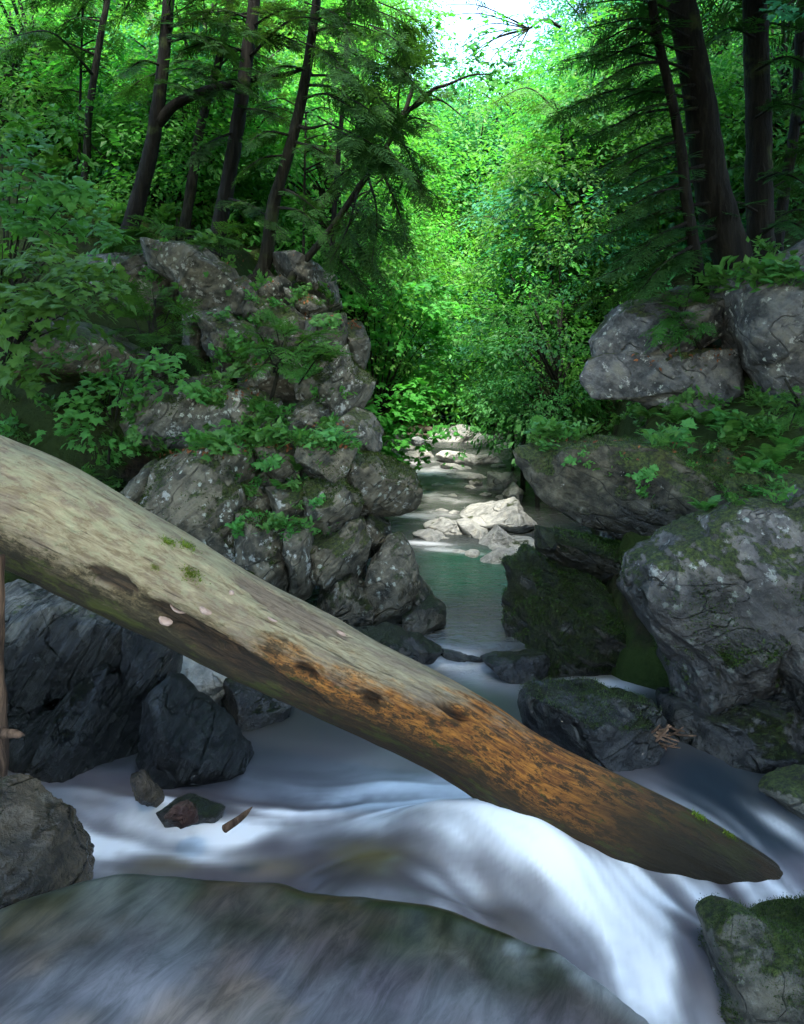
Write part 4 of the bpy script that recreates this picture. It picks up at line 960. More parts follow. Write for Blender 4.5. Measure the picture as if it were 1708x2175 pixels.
def broad_spray(rg, n=16, leaf=.17, flat=.10):
    t = rg.uniform(.05, 1.0, n); sg = np.where(np.arange(n) % 2 == 0, 1, -1)
    off = rg.uniform(.02, .34, n) * (1.15 - t * .6)
    pos = np.stack([t, sg * off, -.16 * t * t + rg.normal(size=n) * flat], -1)
    a = sg * np.radians(rg.uniform(15, 75, n))
    d = np.stack([np.cos(a), np.sin(a), -.25 + rg.normal(size=n) * .2], -1)
    nn = np.array([0, 0, 1.0]) + rg.normal(size=(n, 3)) * .22
    return pos, d, nn, leaf * rg.uniform(.65, 1.2, n)

def put_sprays(m, sprays, tpl, pos, d, n, size, rg, mat=0, base=None):
    """sprays: templates; one is drawn for every position"""
    which = rg.integers(0, len(sprays), len(pos))
    S = frames(d, n)
    for w, (lp, ld, ln, ls) in enumerate(sprays):
        ix = np.where(which == w)[0]
        if not len(ix): continue
        Sx = S[ix]
        P = pos[ix][:, None] + np.einsum('nij,kj->nki', Sx, lp) * size[ix][:, None, None]
        Dd = np.einsum('nij,kj->nki', Sx, ld); Nn = np.einsum('nij,kj->nki', Sx, ln)
        sz = ls[None] * size[ix][:, None]
        b = rg.uniform(0.2, .8, len(ix)) if base is None else base[ix]
        r = np.clip(b[:, None] + rg.normal(size=sz.shape) * .11, 0, 1)
        put_leaves(m, tpl, P.reshape(-1, 3), Dd.reshape(-1, 3), Nn.reshape(-1, 3), sz.ravel(), r.ravel(), mat)

RG = np.random.default_rng(99)
HS = [hemlock_spray(RG) for _ in range(5)]
HSF = [hemlock_spray(RG, 8, False) for _ in range(4)]
BS = [broad_spray(RG, 18, .16) for _ in range(6)]
BSF = [broad_spray(RG, 26, .12, .14) for _ in range(6)]

def hem_branch(m, pts, rg, size=.5, dens=9.0, r0=.018, sprays=HS, droop=.15, bare=.15, hang=0.0):
    """a hemlock bough along pts with flat sprays on both sides"""
    n = 14
    P = catmull(pts, n)
    L = np.linalg.norm(np.diff(P, axis=0), axis=1).sum()
    m.tube(P, np.linspace(r0, .003, n), 5, mat=1)
    k = max(4, int(L * dens))
    t = bare + (1 - bare) * (np.arange(k) + rg.uniform(0, 1, k)) / k
    ix = t * (n - 1); i0 = np.minimum(ix.astype(int), n - 2); fr_ = (ix - i0)[:, None]
    pos = P[i0] * (1 - fr_) + P[i0 + 1] * fr_
    tan = unit(P[i0 + 1] - P[i0])
    side = unit(np.cross(tan, np.array([0, 0, 1.0])))
    sg = np.where(rg.uniform(size=k) < .5, -1.0, 1.0)[:, None]
    a = rg.uniform(.35, 1.0, k)[:, None]
    d = unit(tan * np.cos(a) + side * sg * np.sin(a) + np.array([0, 0, -1.0]) * (droop + hang * rg.uniform(size=(k, 1))) + rg.normal(size=(k, 3)) * .12)
    nn = np.array([0, 0, 1.0]) + rg.normal(size=(k, 3)) * .22
    sz = size * (1.05 - .5 * t) * rg.uniform(.7, 1.25, k)
    put_sprays(m, sprays, LANCE_Q, pos, d, nn, sz, rg)

def boughs(m, axis, rg, nb, z0, z1, Lr, az=None, spread=math.pi, size=.5, dens=9, sprays=HS, droop=.15):
    """nb boughs on the trunk axis between heights z0 and z1"""
    for q in range(nb):
        z = z0 + (z1 - z0) * (q + rg.uniform(0, 1)) / nb
        i = int(np.argmin(np.abs(axis[:, 2] - z))); p = axis[i]
        a = (rg.uniform(-math.pi, math.pi) if az is None else az + rg.uniform(-spread, spread))
        L = rg.uniform(*Lr)
        dv = np.array([math.cos(a), math.sin(a), 0])
        p1 = p + dv * L * .5 + np.array([0, 0, .10 * L]); p2 = p + dv * L + np.array([0, 0, -.16 * L])
        hem_branch(m, [p, p1, p2], rg, size * rg.uniform(.85, 1.15), dens, .010 + .006 * L, sprays, droop)

def trunk_np(path, w0, w1, Y, extra=0.0):
    P = catmull([W(a, b, Y + (c[0] if c else 0)) for a, b, *c in path], 60)
    h = np.linspace(0, 1, 60)
    R = (w0 + (w1 - w0) * h) / 2 * Y / FPX
    R = R * (1 + .55 * np.exp(-h * 22))
    return P, R

def tree(name, label, path, Y, w0, w1, bark='bark', leaf='hemlock', crown=None, limbs=(), group=None, seg=14, seed=0):
    rg = np.random.default_rng(seed + 500)
    P, R = trunk_np(path, w0, w1, Y)
    base = P[0]
    t = thing(name, label, 'tree', base, group)
    m = Mesh(); m.tube(P, R, seg, amp=.16, nscale=5, seed=seed)
    obj('trunk', m.build('trunk', base), M[bark], t)
    for lp, r0, r1 in limbs:
        Q = catmull([W(*p) for p in lp], 30)
        m = Mesh(); m.tube(Q, np.linspace(r0, r1, 30), 8, amp=.15, nscale=6)
        obj('limb', m.build('limb', base), M[bark], t)
    if crown is not None:
        m = Mesh(); crown(m, P, rg)
        obj('crown', m.build('crown', base, False), [M[leaf], M[bark]], t)
    return t

def px_bough(m, rg, pts, **k): hem_branch(m, [W(*p) for p in pts], rg, **k)

# ------------------------------------------------------------------ trees on the left ledge
def c_t1(m, P, rg):
    boughs(m, P, rg, 9, 5.6, 9.5, (1.0, 2.0), size=.5)
    for e in [((345,140,9.5),(300,130,9.2),(255,165,9)), ((350,90,9.5),(420,80,9.2),(480,110,9)), ((350,150,9.5),(300,170,9.8),(262,200,10)), ((352,60,9.5),(430,40,9),(500,60,8.8))]: px_bough(m, rg, e, size=.38, dens=15)
tree('hemlock_tree', 'dark curved hemlock with a long limb reaching right, on the left ledge', [(268,520),(287,450),(318,330),(332,250),(350,100),(362,-60),(372,-320)], 9.5, 38, 20, crown=c_t1, seed=1,
     limbs=[([(334,264,9.5),(365,228,9.5),(400,208,9.5),(450,188,9.45),(505,176,9.4),(560,164,9.35),(600,160,9.3),(640,148,9.3)], .075, .022)])
def c_t4(m, P, rg):
    boughs(m, P, rg, 10, 5.6, 9.5, (1.0, 2.0), size=.5)
    for e in [((520,110,9.3),(450,90,9),(390,105,8.8)), ((522,90,9.3),(590,75,9),(650,100,8.8)), ((515,200,9.3),(470,190,9),(425,215,8.8)), ((500,280,9.3),(450,300,9),(420,330,8.8)), ((510,230,9.3),(560,235,9),(600,250,8.8)), ((480,420,9.3),(540,440,8.8),(600,490,8.4)), ((530,40,9.3),(470,20,9),(400,30,8.8)), ((530,60,9.3),(600,20,9),(660,30,8.8))]: px_bough(m, rg, e, size=.38, dens=15)
tree('hemlock_tree', 'thickest straight dark trunk among the hemlocks on the left ledge', [(452,545),(467,478),(498,310),(525,120),(544,-40),(560,-330)], 9.3, 38, 22, crown=c_t4, seed=2)
def c_t5(m, P, rg):
    for q in range(9):
        a, b = rg.uniform(360, 700), rg.uniform(20, 190)
        px_bough(m, rg, [(a - 40, b - 8, 9.0), (a, b - 12, 8.7), (a + rg.uniform(30, 60), b + 14, 8.5)], size=.34, dens=16, r0=.008)
    boughs(m, P, rg, 9, 5.2, 9.0, (.9, 1.9), size=.45)
    for e in [((612,330,8.6),(560,335,8.4),(520,360,8.2)), ((625,290,8.6),(570,280,8.4),(530,300,8.2)), ((622,300,8.6),(680,320,8.4),(740,380,8.3)), ((640,210,8.6),(700,200,8.4),(770,240,8.2)), ((645,180,8.6),(720,190,8.4),(800,260,8.2)), ((598,400,8.6),(640,420,8.4),(700,470,8.3)), ((585,440,8.6),(640,450,8.3),(690,500,8.1)), ((655,120,8.6),(700,110,8.4),(760,130,8.2)), ((655,150,8.6),(600,140,8.4),(560,160,8.2)), ((660,70,8.6),(740,50,8.4),(830,80,8.2)), ((662,50,8.6),(720,20,8.4),(800,20,8.2))]: px_bough(m, rg, e, size=.34, dens=15, hang=.2)
tree('hemlock_tree', 'slender forked-rooted hemlock standing at the brink of the left cliff', [(540,605),(562,560),(580,440),(592,395),(620,300),(645,190),(662,80),(676,-40),(690,-300)], 8.6, 32, 16, bark='bark2', crown=c_t5, seed=3,
     limbs=[([(560,575,8.6),(545,598,8.5),(520,606,8.4)], .05, .02), ([(562,575,8.6),(585,600,8.5),(600,620,8.4)], .05, .02), ([(628,268,8.6),(660,272,8.5),(700,262,8.4)], .03, .008)])
def c_t6(m, P, rg):
    for e in [((845,270,8.2),(880,250,8.0),(930,270,7.8)), ((840,280,8.2),(870,330,8.0),(900,420,7.9)), ((820,310,8.2),(860,360,8),(930,420,7.9)), ((800,340,8.2),(840,430,8),(870,530,7.9)), ((780,370,8.3),(800,450,8),(790,560,7.9)), ((760,400,8.3),(740,480,8.1),(700,560,8)), ((830,290,8.2),(780,270,8),(720,300,7.8)), ((720,465,8.3),(760,520,8.1),(820,600,8)), ((740,430,8.3),(800,480,8.1),(860,500,8)), ((790,360,8.2),(740,360,8),(690,410,7.8)), ((850,262,8.2),(900,200,8),(950,190,7.8)), ((850,260,8.2),(800,200,8),(740,170,7.8)), ((845,265,8.2),(850,180,8),(880,110,7.8)), ((690,500,8.3),(730,560,8.2),(800,630,8.1))]: px_bough(m, rg, e, size=.40, dens=12, hang=.35, droop=.3)
tree('hemlock_tree', 'thin grey trunk leaning far out over the gorge from the left cliff', [(596,640),(612,598),(700,490),(780,372),(846,268),(880,180)], 8.3, 19, 9, bark='bark2', crown=c_t6, seed=4)
def c_hang(m, P, rg):
    boughs(m, P, rg, 5, 6.0, 9.0, (1.0, 1.8), size=.45)
    for q in range(22):
        a, b = rg.uniform(690, 960), rg.uniform(-60, 330)
        b = min(b, 420 - abs(a - 820) * .6)
        if a > 880 and b < 200: a -= 90
        px_bough(m, rg, [(a - rg.uniform(40, 80), b - 30, 7.6), (a, b, 7.5 + rg.uniform(-.6, .6)), (a + rg.uniform(20, 60), b + rg.uniform(20, 70), 7.4 + rg.uniform(-.6, .6))], size=.36, dens=13, hang=.3, r0=.008)
tree('hemlock_tree', 'hemlock whose hanging sprays fill the gap left of the bright sky', [(700,640),(712,420),(730,200),(742,0),(752,-300)], 9.6, 12, 8, crown=c_hang, seed=5,
     limbs=[([(735,330,9.5),(820,262,8.8),(890,220,8.2),(920,190,8.0),(950,180,7.9),(1000,160,7.8),(1040,158,7.7)], .035, .006), ([(905,212,8.1),(940,215,7.9),(985,250,7.8)], .015, .004)])
def c_t3(m, P, rg):
    boughs(m, P, rg, 6, 5.8, 9, (.7, 1.4), size=.4)
tree('hemlock_tree', 'slim mossy trunk between the curved hemlock and the thickest one', [(390,500),(397,455),(412,360),(420,300),(440,215),(472,100),(492,-30),(505,-250)], 10.2, 24, 14, bark='bark2', crown=c_t3, seed=6)
tree('hemlock_tree', 'dark trunk leaning right behind the curved hemlock', [(318,395),(345,345),(375,285),(400,200),(425,110),(436,30)], 12.2, 34, 12, crown=lambda m, P, rg: boughs(m, P, rg, 10, 6, 9, (.8, 1.6)), seed=7)
tree('hemlock_tree', 'lone slender trunk at the far left above the dark recess', [(178,400),(184,340),(190,235),(214,75),(230,-20),(245,-250)], 10.5, 17, 12, bark='bark2', crown=lambda m, P, rg: boughs(m, P, rg, 14, 5.8, 9, (.8, 1.8), size=.45), seed=8)
tree('sapling', 'pole-thin sapling just left of the lone slender trunk', [(166,360),(169,300),(172,150),(178,-40)], 11.0, 7, 4, crown=lambda m, P, rg: boughs(m, P, rg, 8, 5.5, 7.5, (.4, .9), size=.35), seed=9)
tree('sapling', 'pole-thin sapling right of the slender forked-rooted hemlock', [(642,600),(645,520),(647,380),(650,240)], 10.5, 7, 4, crown=lambda m, P, rg: boughs(m, P, rg, 10, 4.6, 5.6, (.4, .9), size=.35), seed=10)
tree('sapling', 'pole-thin sapling between the two straightest hemlocks on the left ledge', [(470,480),(472,400),(476,260),(482,160)], 11.5, 7, 4, crown=lambda m, P, rg: boughs(m, P, rg, 8, 5.0, 6.2, (.4, .9), size=.35), seed=11)
tree('hemlock_tree', 'short dark trunk low behind the slim mossy one', [(372,420),(376,370),(384,320),(392,250)], 13.5, 20, 14, crown=lambda m, P, rg: boughs(m, P, rg, 9, 5.4, 7, (.8, 1.5)), seed=12)

# ------------------------------------------------------------------ trees on the right bank
def c_r1(m, P, rg):
    boughs(m, P, rg, 9, 5.4, 8.5, (1.2, 2.4), size=.45)
    for e in [((1470,120,7.3),(1380,90,7),(1270,130,6.9)), ((1480,180,7.3),(1380,190,7.1),(1250,240,7)), ((1485,230,7.3),(1370,240,7.1),(1230,300,7)), ((1490,280,7.3),(1390,300,7.2),(1250,370,7.1)), ((1495,330,7.3),(1400,340,7.2),(1290,400,7.1)), ((1465,80,7.3),(1370,40,7),(1240,60,6.9)), ((1460,40,7.3),(1360,0,7),(1230,10,6.9)), ((1500,380,7.3),(1420,400,7.1),(1330,470,7)), ((1510,430,7.3),(1400,450,7.1),(1260,510,7)), ((1520,480,7.3),(1420,490,7.0),(1300,560,6.9)), ((1500,350,7.3),(1390,380,7),(1270,440,6.8)), ((1525,500,7.3),(1440,540,7),(1350,600,6.8)), ((1470,140,7.3),(1400,160,7.4),(1320,210,7.5)), ((1460,60,7.3),(1400,60,7.5),(1330,110,7.7)), ((1470,150,7.3),(1330,110,7),(1190,130,6.9)), ((1480,210,7.3),(1320,190,7),(1180,240,6.9))]: px_bough(m, rg, e, size=.36, dens=14, hang=.15)
tree('hemlock_tree', 'massive dark hemlock trunk rising behind the rounded grey boulder', [(1580,640),(1560,560),(1525,450),(1505,350),(1490,240),(1462,80),(1440,-60),(1415,-330)], 7.4, 84, 52, crown=c_r1, seed=20, seg=20)
def c_r2(m, P, rg):
    boughs(m, P, rg, 9, 5.2, 8.5, (1.0, 2.0), size=.45)
    for e in [((1610,380,7.8),(1670,370,7.5),(1740,410,7.3)), ((1608,450,7.8),(1560,430,7.5),(1510,470,7.2)), ((1606,250,7.8),(1660,220,7.5),(1730,240,7.3)), ((1606,150,7.8),(1670,120,7.5),(1740,150,7.3)), ((1604,80,7.8),(1550,60,7.6),(1500,90,7.4)), ((1612,500,7.8),(1670,470,7.4),(1730,500,7.2)), ((1604,30,7.8),(1660,20,7.5),(1740,40,7.3))]: px_bough(m, rg, e, size=.36, dens=14)
tree('hemlock_tree', 'straight black trunk right of the massive dark hemlock', [(1622,640),(1618,560),(1612,400),(1612,280),(1606,100),(1602,-60),(1596,-330)], 7.9, 60, 46, crown=c_r2, seed=21, seg=18)
def c_r3(m, P, rg):
    for e in [((1400,80,7),(1340,60,6.8),(1260,100,6.7)), ((1425,220,7),(1370,230,6.9),(1300,270,6.8)), ((1440,300,7),(1380,320,6.9),(1310,360,6.8)), ((1455,400,7),(1390,410,6.8),(1310,460,6.7)), ((1465,470,7),(1400,500,6.8),(1330,560,6.7)), ((1410,130,7),(1340,140,6.8),(1270,180,6.7)), ((1475,520,7),(1410,560,6.7),(1350,630,6.6)), ((1470,500,7),(1380,540,6.9),(1250,600,6.8)), ((1470,520,7),(1360,600,7.2),(1220,650,7.3)), ((1460,440,7),(1350,470,7.2),(1210,540,7.3))]: px_bough(m, rg, e, size=.40, dens=12, hang=.2)
    boughs(m, P, rg, 4, 5.0, 6.5, (.8, 1.6), size=.4)
tree('hemlock_tree', 'thin dark curved trunk just left of the massive hemlock', [(1492,640),(1480,560),(1456,405),(1447,320),(1430,225),(1396,75),(1384,-10),(1375,-180)], 7.0, 27, 16, crown=c_r3, seed=22)
tree('hemlock_tree', 'slim black trunk at the far right behind the straight black one', [(1660,600),(1652,520),(1668,400),(1690,250),(1700,60),(1706,-120)], 9.5, 26, 18, crown=lambda m, P, rg: boughs(m, P, rg, 10, 4.4, 7.5, (.8, 1.8), size=.45), seed=23)
tree('hemlock_tree', 'dark hemlock with dead lower twigs far back on the right slope', [(1085,800),(1086,720),(1092,600),(1098,480),(1102,400)], 15.5, 20, 8, crown=lambda m, P, rg: boughs(m, P, rg, 40, 2.6, 6.0, (.8, 2.2), size=.6, dens=8, sprays=HSF), seed=24)
tree('hemlock_tree', 'dim hemlock between the far dark one and the right boulders', [(1205,760),(1200,600),(1196,420),(1194,250)], 12.5, 16, 8, leaf='hemlight', crown=lambda m, P, rg: boughs(m, P, rg, 34, 3.0, 6.5, (.8, 1.9), size=.55, dens=8, sprays=HSF), seed=25)
tree('hemlock_tree', 'dark hemlock at the right edge above the bluish boulder', [(1760,560),(1765,300),(1770,0),(1775,-200)], 8.8, 24, 16, crown=lambda m, P, rg: boughs(m, P, rg, 16, 3.6, 7.5, (.8, 1.8), size=.42, dens=10), seed=26)

# unseen hemlocks added outside the frame, their boughs shading the near cliffs
def shade_hemlock(label, x, Y, z0, z1, nb, Lr, az, seed):
    rg = np.random.default_rng(seed)
    gz = float(terrain_z(np.array([x]), np.array([Y]))[0]) - .1
    P = catmull([(x, Y, gz), (x + .1, Y, gz + 4), (x, Y + .1, z1 + 1)], 50)
    t = thing('hemlock_tree', label, 'tree', P[0], 'added shade hemlocks beside the frame')
    m = Mesh(); m.tube(P, np.linspace(.22, .08, 50), 12, amp=.15); obj('trunk', m.build('trunk', P[0]), M['bark'], t)
    m = Mesh(); boughs(m, P, rg, nb, z0, z1, Lr, az, 1.3, size=.75, dens=8, sprays=HSF)
    obj('crown', m.build('crown', P[0], False), [M['hemlock'], M['bark']], t)
shade_hemlock('unseen hemlock added beyond the right edge to shade the mossy cliff', 3.7, 5.6, 5.9, 9.0, 44, (1.6, 3.2), math.pi, 601)
shade_hemlock('second unseen hemlock added for shade beyond the right edge, behind the bluish boulder', 5.2, 7.6, 7.0, 10.0, 36, (1.6, 3.2), math.pi * .95, 602)
shade_hemlock('unseen hemlock added for shade beyond the right edge nearest the camera', 3.4, 2.8, 4.8, 7.8, 30, (1.4, 2.6), math.pi * .85, 604)
shade_hemlock('unseen hemlock added beyond the left edge to shade the recess', -3.9, 5.4, 5.9, 9.0, 36, (1.6, 3.0), 0.2, 603)

# ------------------------------------------------------------------ broadleaf trees
def clumpy(m, rg, rx, rz, nclump, per, size, sprays=BSF, tpl=LEAF_Q, limb=True, zlow=-1.0, flat=.28, cl=.42):
    """crown: layered clumps of leaf sprays in an ellipsoid round the origin, with limbs from the axis"""
    c = rg.normal(size=(nclump, 3)); c = unit(c) * (rg.uniform(.25, 1, (nclump, 1)) ** .5)
    c[:, 2] = np.maximum(c[:, 2], zlow)
    c = c * np.array([rx, rx, rz])
    for q in range(nclump):
        k = per
        r = cl * rx * rg.uniform(.6, 1.15)
        p = c[q] + rg.normal(size=(k, 3)) * np.array([r, r, r * flat * .55])
        out = unit(p * np.array([1, 1, .25]) + 1e-3)
        d = unit(out + rg.normal(size=(k, 3)) * .5 + np.array([0, 0, -.25]))
        n = np.array([0, 0, 1.0]) + rg.normal(size=(k, 3)) * .18 + out * .15
        put_sprays(m, sprays, tpl, p, d, n, size * rg.uniform(.55, 1.5) * rg.uniform(.7, 1.25, k), rg, base=np.clip(rg.uniform(.05, .95) + rg.normal(size=k) * .12, 0, 1))
        if limb:
            a = np.array([0, 0, c[q][2] * .5 - rz * .45])
            P = catmull([a, a * .35 + c[q] * .65 + np.array([0, 0, .12 * rz]) * rg.uniform(-.3, 1), c[q]], 8)
            m.tube(P, np.linspace(.018 * rx + .01, .006, 8), 5, mat=1)

CROWNS = []
for v in range(6):
    rg = np.random.default_rng(300 + v); m = Mesh()
    clumpy(m, rg, 3.2, 3.9 if v % 2 else 4.6, 44, 19, 1.05, cl=.27, flat=.24)
    me = m.build('crown', None, False); me.materials.append(M['mid']); me.materials.append(M['bark2'])
    CROWNS.append(me)
SMALL = []
for v in range(5):
    rg = np.random.default_rng(330 + v); m = Mesh()
    clumpy(m, rg, 1.25, 1.35, 26, 14, .52, sprays=BS, cl=.30, flat=.24)
    me = m.build('crown', None, False); me.materials.append(M['mid']); me.materials.append(M['bark2'])
    SMALL.append(me)
POLE = mesh_np('trunk', *(lambda V, Q, T: (V, [Q, T]))(*tube_np(catmull([(0, 0, 0), (.02, .01, .35), (-.015, .02, .7), (0, 0, 1)], 16), np.linspace(1, .45, 16), 8)))
POLE.materials.append(M['bark2'])
# the tube above has unit length and unit radius: rescale its radius once
co = np.zeros(len(POLE.vertices) * 3, np.float32); POLE.vertices.foreach_get('co', co)

def leafy(name, label, group, px, py, Y, var, scale, leaf, small=False, seed=0, cat='tree', zs=1.0, world=None):
    """a broadleaf tree whose crown centre shows at (px, py) from distance Y and that stands on the ground below it"""
    rg = np.random.default_rng(9000 + seed)
    c = W(px, py, Y) if world is None else np.array(world, float)
    gz = float(terrain_z(np.array([c[0]]), np.array([Y]))[0]) - .1
    base = np.array([c[0] + rg.uniform(-.2, .2), Y, min(gz, c[2] - .5)])
    t = thing(name, label, cat, base, group)
    h = c[2] - base[2]
    r = (.05 if small else .14) * scale
    m = Mesh(); m.tube(catmull([(0, 0, 0), (rg.normal() * .04 * h, rg.normal() * .04 * h, h * .4), (c[0] - base[0], 0, h), (c[0] - base[0], 0, h + 1.0 * scale)], 14), np.linspace(r, r * .4, 14), 7, amp=.1)
    obj('trunk', m.build('trunk'), M['bark2'], t)
    o = obj('crown', (SMALL if small else CROWNS)[var], None, t, (c[0] - base[0], 0, h))
    o.scale = (scale, scale, scale * zs); o.rotation_euler = (0, 0, rg.uniform(0, 6.28))
    o.material_slots[0].link = 'OBJECT'; o.material_slots[0].material = M[leaf]
    return t

rg = np.random.default_rng(4242)
n = 0
NEAR = [(182, 'the lone slender trunk'), (310, 'the curved hemlock'), (400, 'the slim mossy trunk'), (505, 'the thickest straight hemlock'), (620, 'the forked-rooted hemlock'), (790, 'the leaning grey trunk'), (900, 'the hanging hemlock sprays'), (1010, 'the patch of sky'), (1110, 'the far dark hemlock'), (1240, 'the right hemlock boughs'), (1420, 'the thin curved trunk'), (1500, 'the massive dark hemlock'), (1610, 'the straight black trunk'), (1690, 'the slim black trunk')]
def near(px): return min(NEAR, key=lambda t: abs(t[0] - px))[1]
def tier(py): return 'high' if py < 200 else 'half-way up' if py < 480 else 'low'
def gap_ok(px, py, Y, rad):
    """keeps the patch of sky over the far end of the gorge open"""
    r = rad / Y * FPX
    if 905 - r * .85 < px < 1115 + r * .85 and py - r * 1.3 < 140: return False
    return True
for Yd, sp, tall in [(21, 175, 0), (25, 150, 1), (30, 130, 1), (36, 120, 1), (44, 110, 1)]:
    for layer in (0, 1, 2):
        px = -160 + rg.uniform(0, sp)
        while px < 1880:
            sc = rg.uniform(.75, 1.1)
            py = [rg.uniform(560, 760), rg.uniform(300, 500), rg.uniform(-10, 230)][layer]
            if Yd < 24 and 740 < px < 1220: px += sp; continue
            if Yd > 33 and layer == 0: px += sp; continue
            ok = gap_ok(px, py, Yd, 3.3 * sc)
            if not ok:
                py = 155 + 3.6 * sc / Yd * FPX * 1.3 + rg.uniform(0, 50)
            left = px < 850
            leaf = rg.choice(['lime', 'lime', 'mid'] if left else (['lime', 'mid', 'teal'] if px < 1050 else ['teal', 'mid', 'lime']))
            leafy('leafy_tree', ('small ' if sc < .86 else 'broad ' if sc > .99 else '') + {'lime': 'bright lime tree', 'mid': 'mid green tree', 'teal': 'bluish-green tree'}[leaf] + ', %s on the far slope behind %s' % (tier(py), near(px)),
                  'trees of the far slopes', px, py, Yd + rg.uniform(-1.5, 1.5), int(rg.integers(0, 6)), sc, leaf, seed=n, zs=rg.uniform(.8, 1.1))
            n += 1
            px += sp * rg.uniform(.8, 1.25) * (1.15 if layer == 2 else 1)
# understorey behind the left hemlocks
for q in range(46):
    px = rg.uniform(-80, 740); py = rg.uniform(60, 520) if px < 620 else rg.uniform(300, 560); Yd = rg.uniform(11.5, 17)
    leaf = rg.choice(['lime', 'lime', 'mid', 'teal'] if px > 250 else ['lime', 'lime', 'mid', 'mid'])
    leafy('sapling', {'lime': 'bright green understorey sapling', 'mid': 'green understorey sapling', 'teal': 'dusky green understorey sapling'}[leaf] + ' %s behind %s' % (tier(py), near(px)), 'understorey of the left ledge', px, py, Yd, int(rg.integers(0, 5)), rg.uniform(.8, 1.25), leaf, True, 1000 + q)
for q in range(34):
    px = rg.uniform(1180, 1800); py = rg.uniform(20, 600); Yd = rg.uniform(11.5, 16)
    leaf = rg.choice(['mid', 'teal', 'lime'])
    leafy('sapling', {'lime': 'bright green sapling', 'mid': 'green sapling', 'teal': 'dusky green sapling'}[leaf] + ' %s behind %s' % (tier(py), near(px)), 'understorey of the right bank', px, py, Yd, int(rg.integers(0, 5)), rg.uniform(.8, 1.2), leaf, True, 1100 + q)
# unseen tall trees added beside and behind the camera to shade the near gorge
for q, (x, Yd, z, sc) in enumerate([(-5.2, -.5, 10.5, 1.5), (5.4, .5, 10.5, 1.5), (-7.8, 4.5, 12.0, 1.35), (7.0, 5.0, 11.5, 1.5), (-5.5, -5.0, 11.5, 1.6), (5.2, -4.5, 12.0, 1.6), (-.8, -3.2, 11.0, 1.5), (1.5, -7.5, 11, 1.6), (9.0, 1.0, 13.0, 1.6), (-5.4, 2.2, 11.5, 1.3)]):
    leafy('added_shade_tree', 'unseen tall broadleaf tree added on the near bank to shade the gorge', 'added shade trees beside the camera', 0, 0, Yd, q % 6, sc, 'mid', seed=1500 + q, world=(x, Yd, z))
# shrubs along the stream
SH = [
 (1000, 720, 22.0, 1.1, 'mid', 'green shrub under the far dark hemlock on the right bank'),
 (1085, 745, 13.5, .62, 'teal', 'cool green shrub overhanging the far rapid on the right'),
 (1125, 700, 12.0, .9, 'lime', 'tall leafy shrub on the right bank behind the rounded grey boulder'),
 (1185, 780, 10.5, .75, 'mid', 'bushy green shrub left of the rounded grey boulder'),
 (1040, 820, 19.5, .5, 'mid', 'low leafy shrub above the far pale boulders'),
 (1150, 815, 10.8, .5, 'mid', 'dense shrub at the upstream corner of the mossy cliff'),
 (1190, 690, 11.5, .9, 'lime', 'sunlit light-green shrub behind the bushy one on the right'),
 (1240, 620, 12.5, 1.0, 'lime', 'bright feathery shrub under the right hemlock boughs'),
 (915, 770, 24.0, .95, 'teal', 'leafy bush closing the far end of the stream'),
 (965, 800, 24.0, .75, 'mid', 'dark bush beyond the far pale boulder'),
 (880, 810, 25, .8, 'hemlock', 'shaded bush at the far end above the driftwood'),
 (1090, 640, 21.0, 1.4, 'teal', 'cool green tree crown above the far dark hemlock'),
 (980, 560, 24.0, 1.6, 'teal', 'bluish-green young tree at the head of the gorge'),
 (1040, 480, 26.0, 1.7, 'mid', 'tall green young tree at the head of the gorge'),
 (890, 480, 23.0, 1.6, 'lime', 'bright green young tree above the far bend'),
 (820, 560, 15.0, .9, 'lime', 'bright green shrub behind the left cliff top'),
 (760, 600, 12.0, .9, 'lime', 'light-green shrub just behind the left cliff edge'),
 (1010, 400, 25.0, 1.3, 'lime', 'sunlit green sapling below the patch of sky'),
 (1120, 270, 22.0, 1.3, 'lime', 'sunlit sapling to the right below the patch of sky'),
]
for q, (px, py, Yd, sc, leaf, lab) in enumerate(SH):
    leafy('shrub', lab, None, px, py, Yd, q % 5, sc, leaf, True, 1200 + q, 'shrub')

# maple bush with bright leaves over the bend
def leaf_bunches(m, rg, pts, per, r, size, sprays, tpl, dirb=(0, 0, 0), flat=.4):
    for (px, py, Yd) in pts:
        c = W(px, py, Yd)
        p = c + rg.normal(size=(per, 3)) * np.array([r, r, r * flat])
        d = unit(np.array(dirb) + rg.normal(size=(per, 3)) * .6 * np.array([1, 1, .3]) + np.array([0, 0, -.15]))
        nn = np.array([0, -.25, 1.0]) + rg.normal(size=(per, 3)) * .25
        put_sprays(m, sprays, tpl, p, d, nn, size * rg.uniform(.75, 1.2, per), rg, base=np.clip(rg.uniform(.3, .8) + rg.normal(size=per) * .1, 0, 1))
MS = [broad_spray(RG, 11, .27, .05) for _ in range(6)]

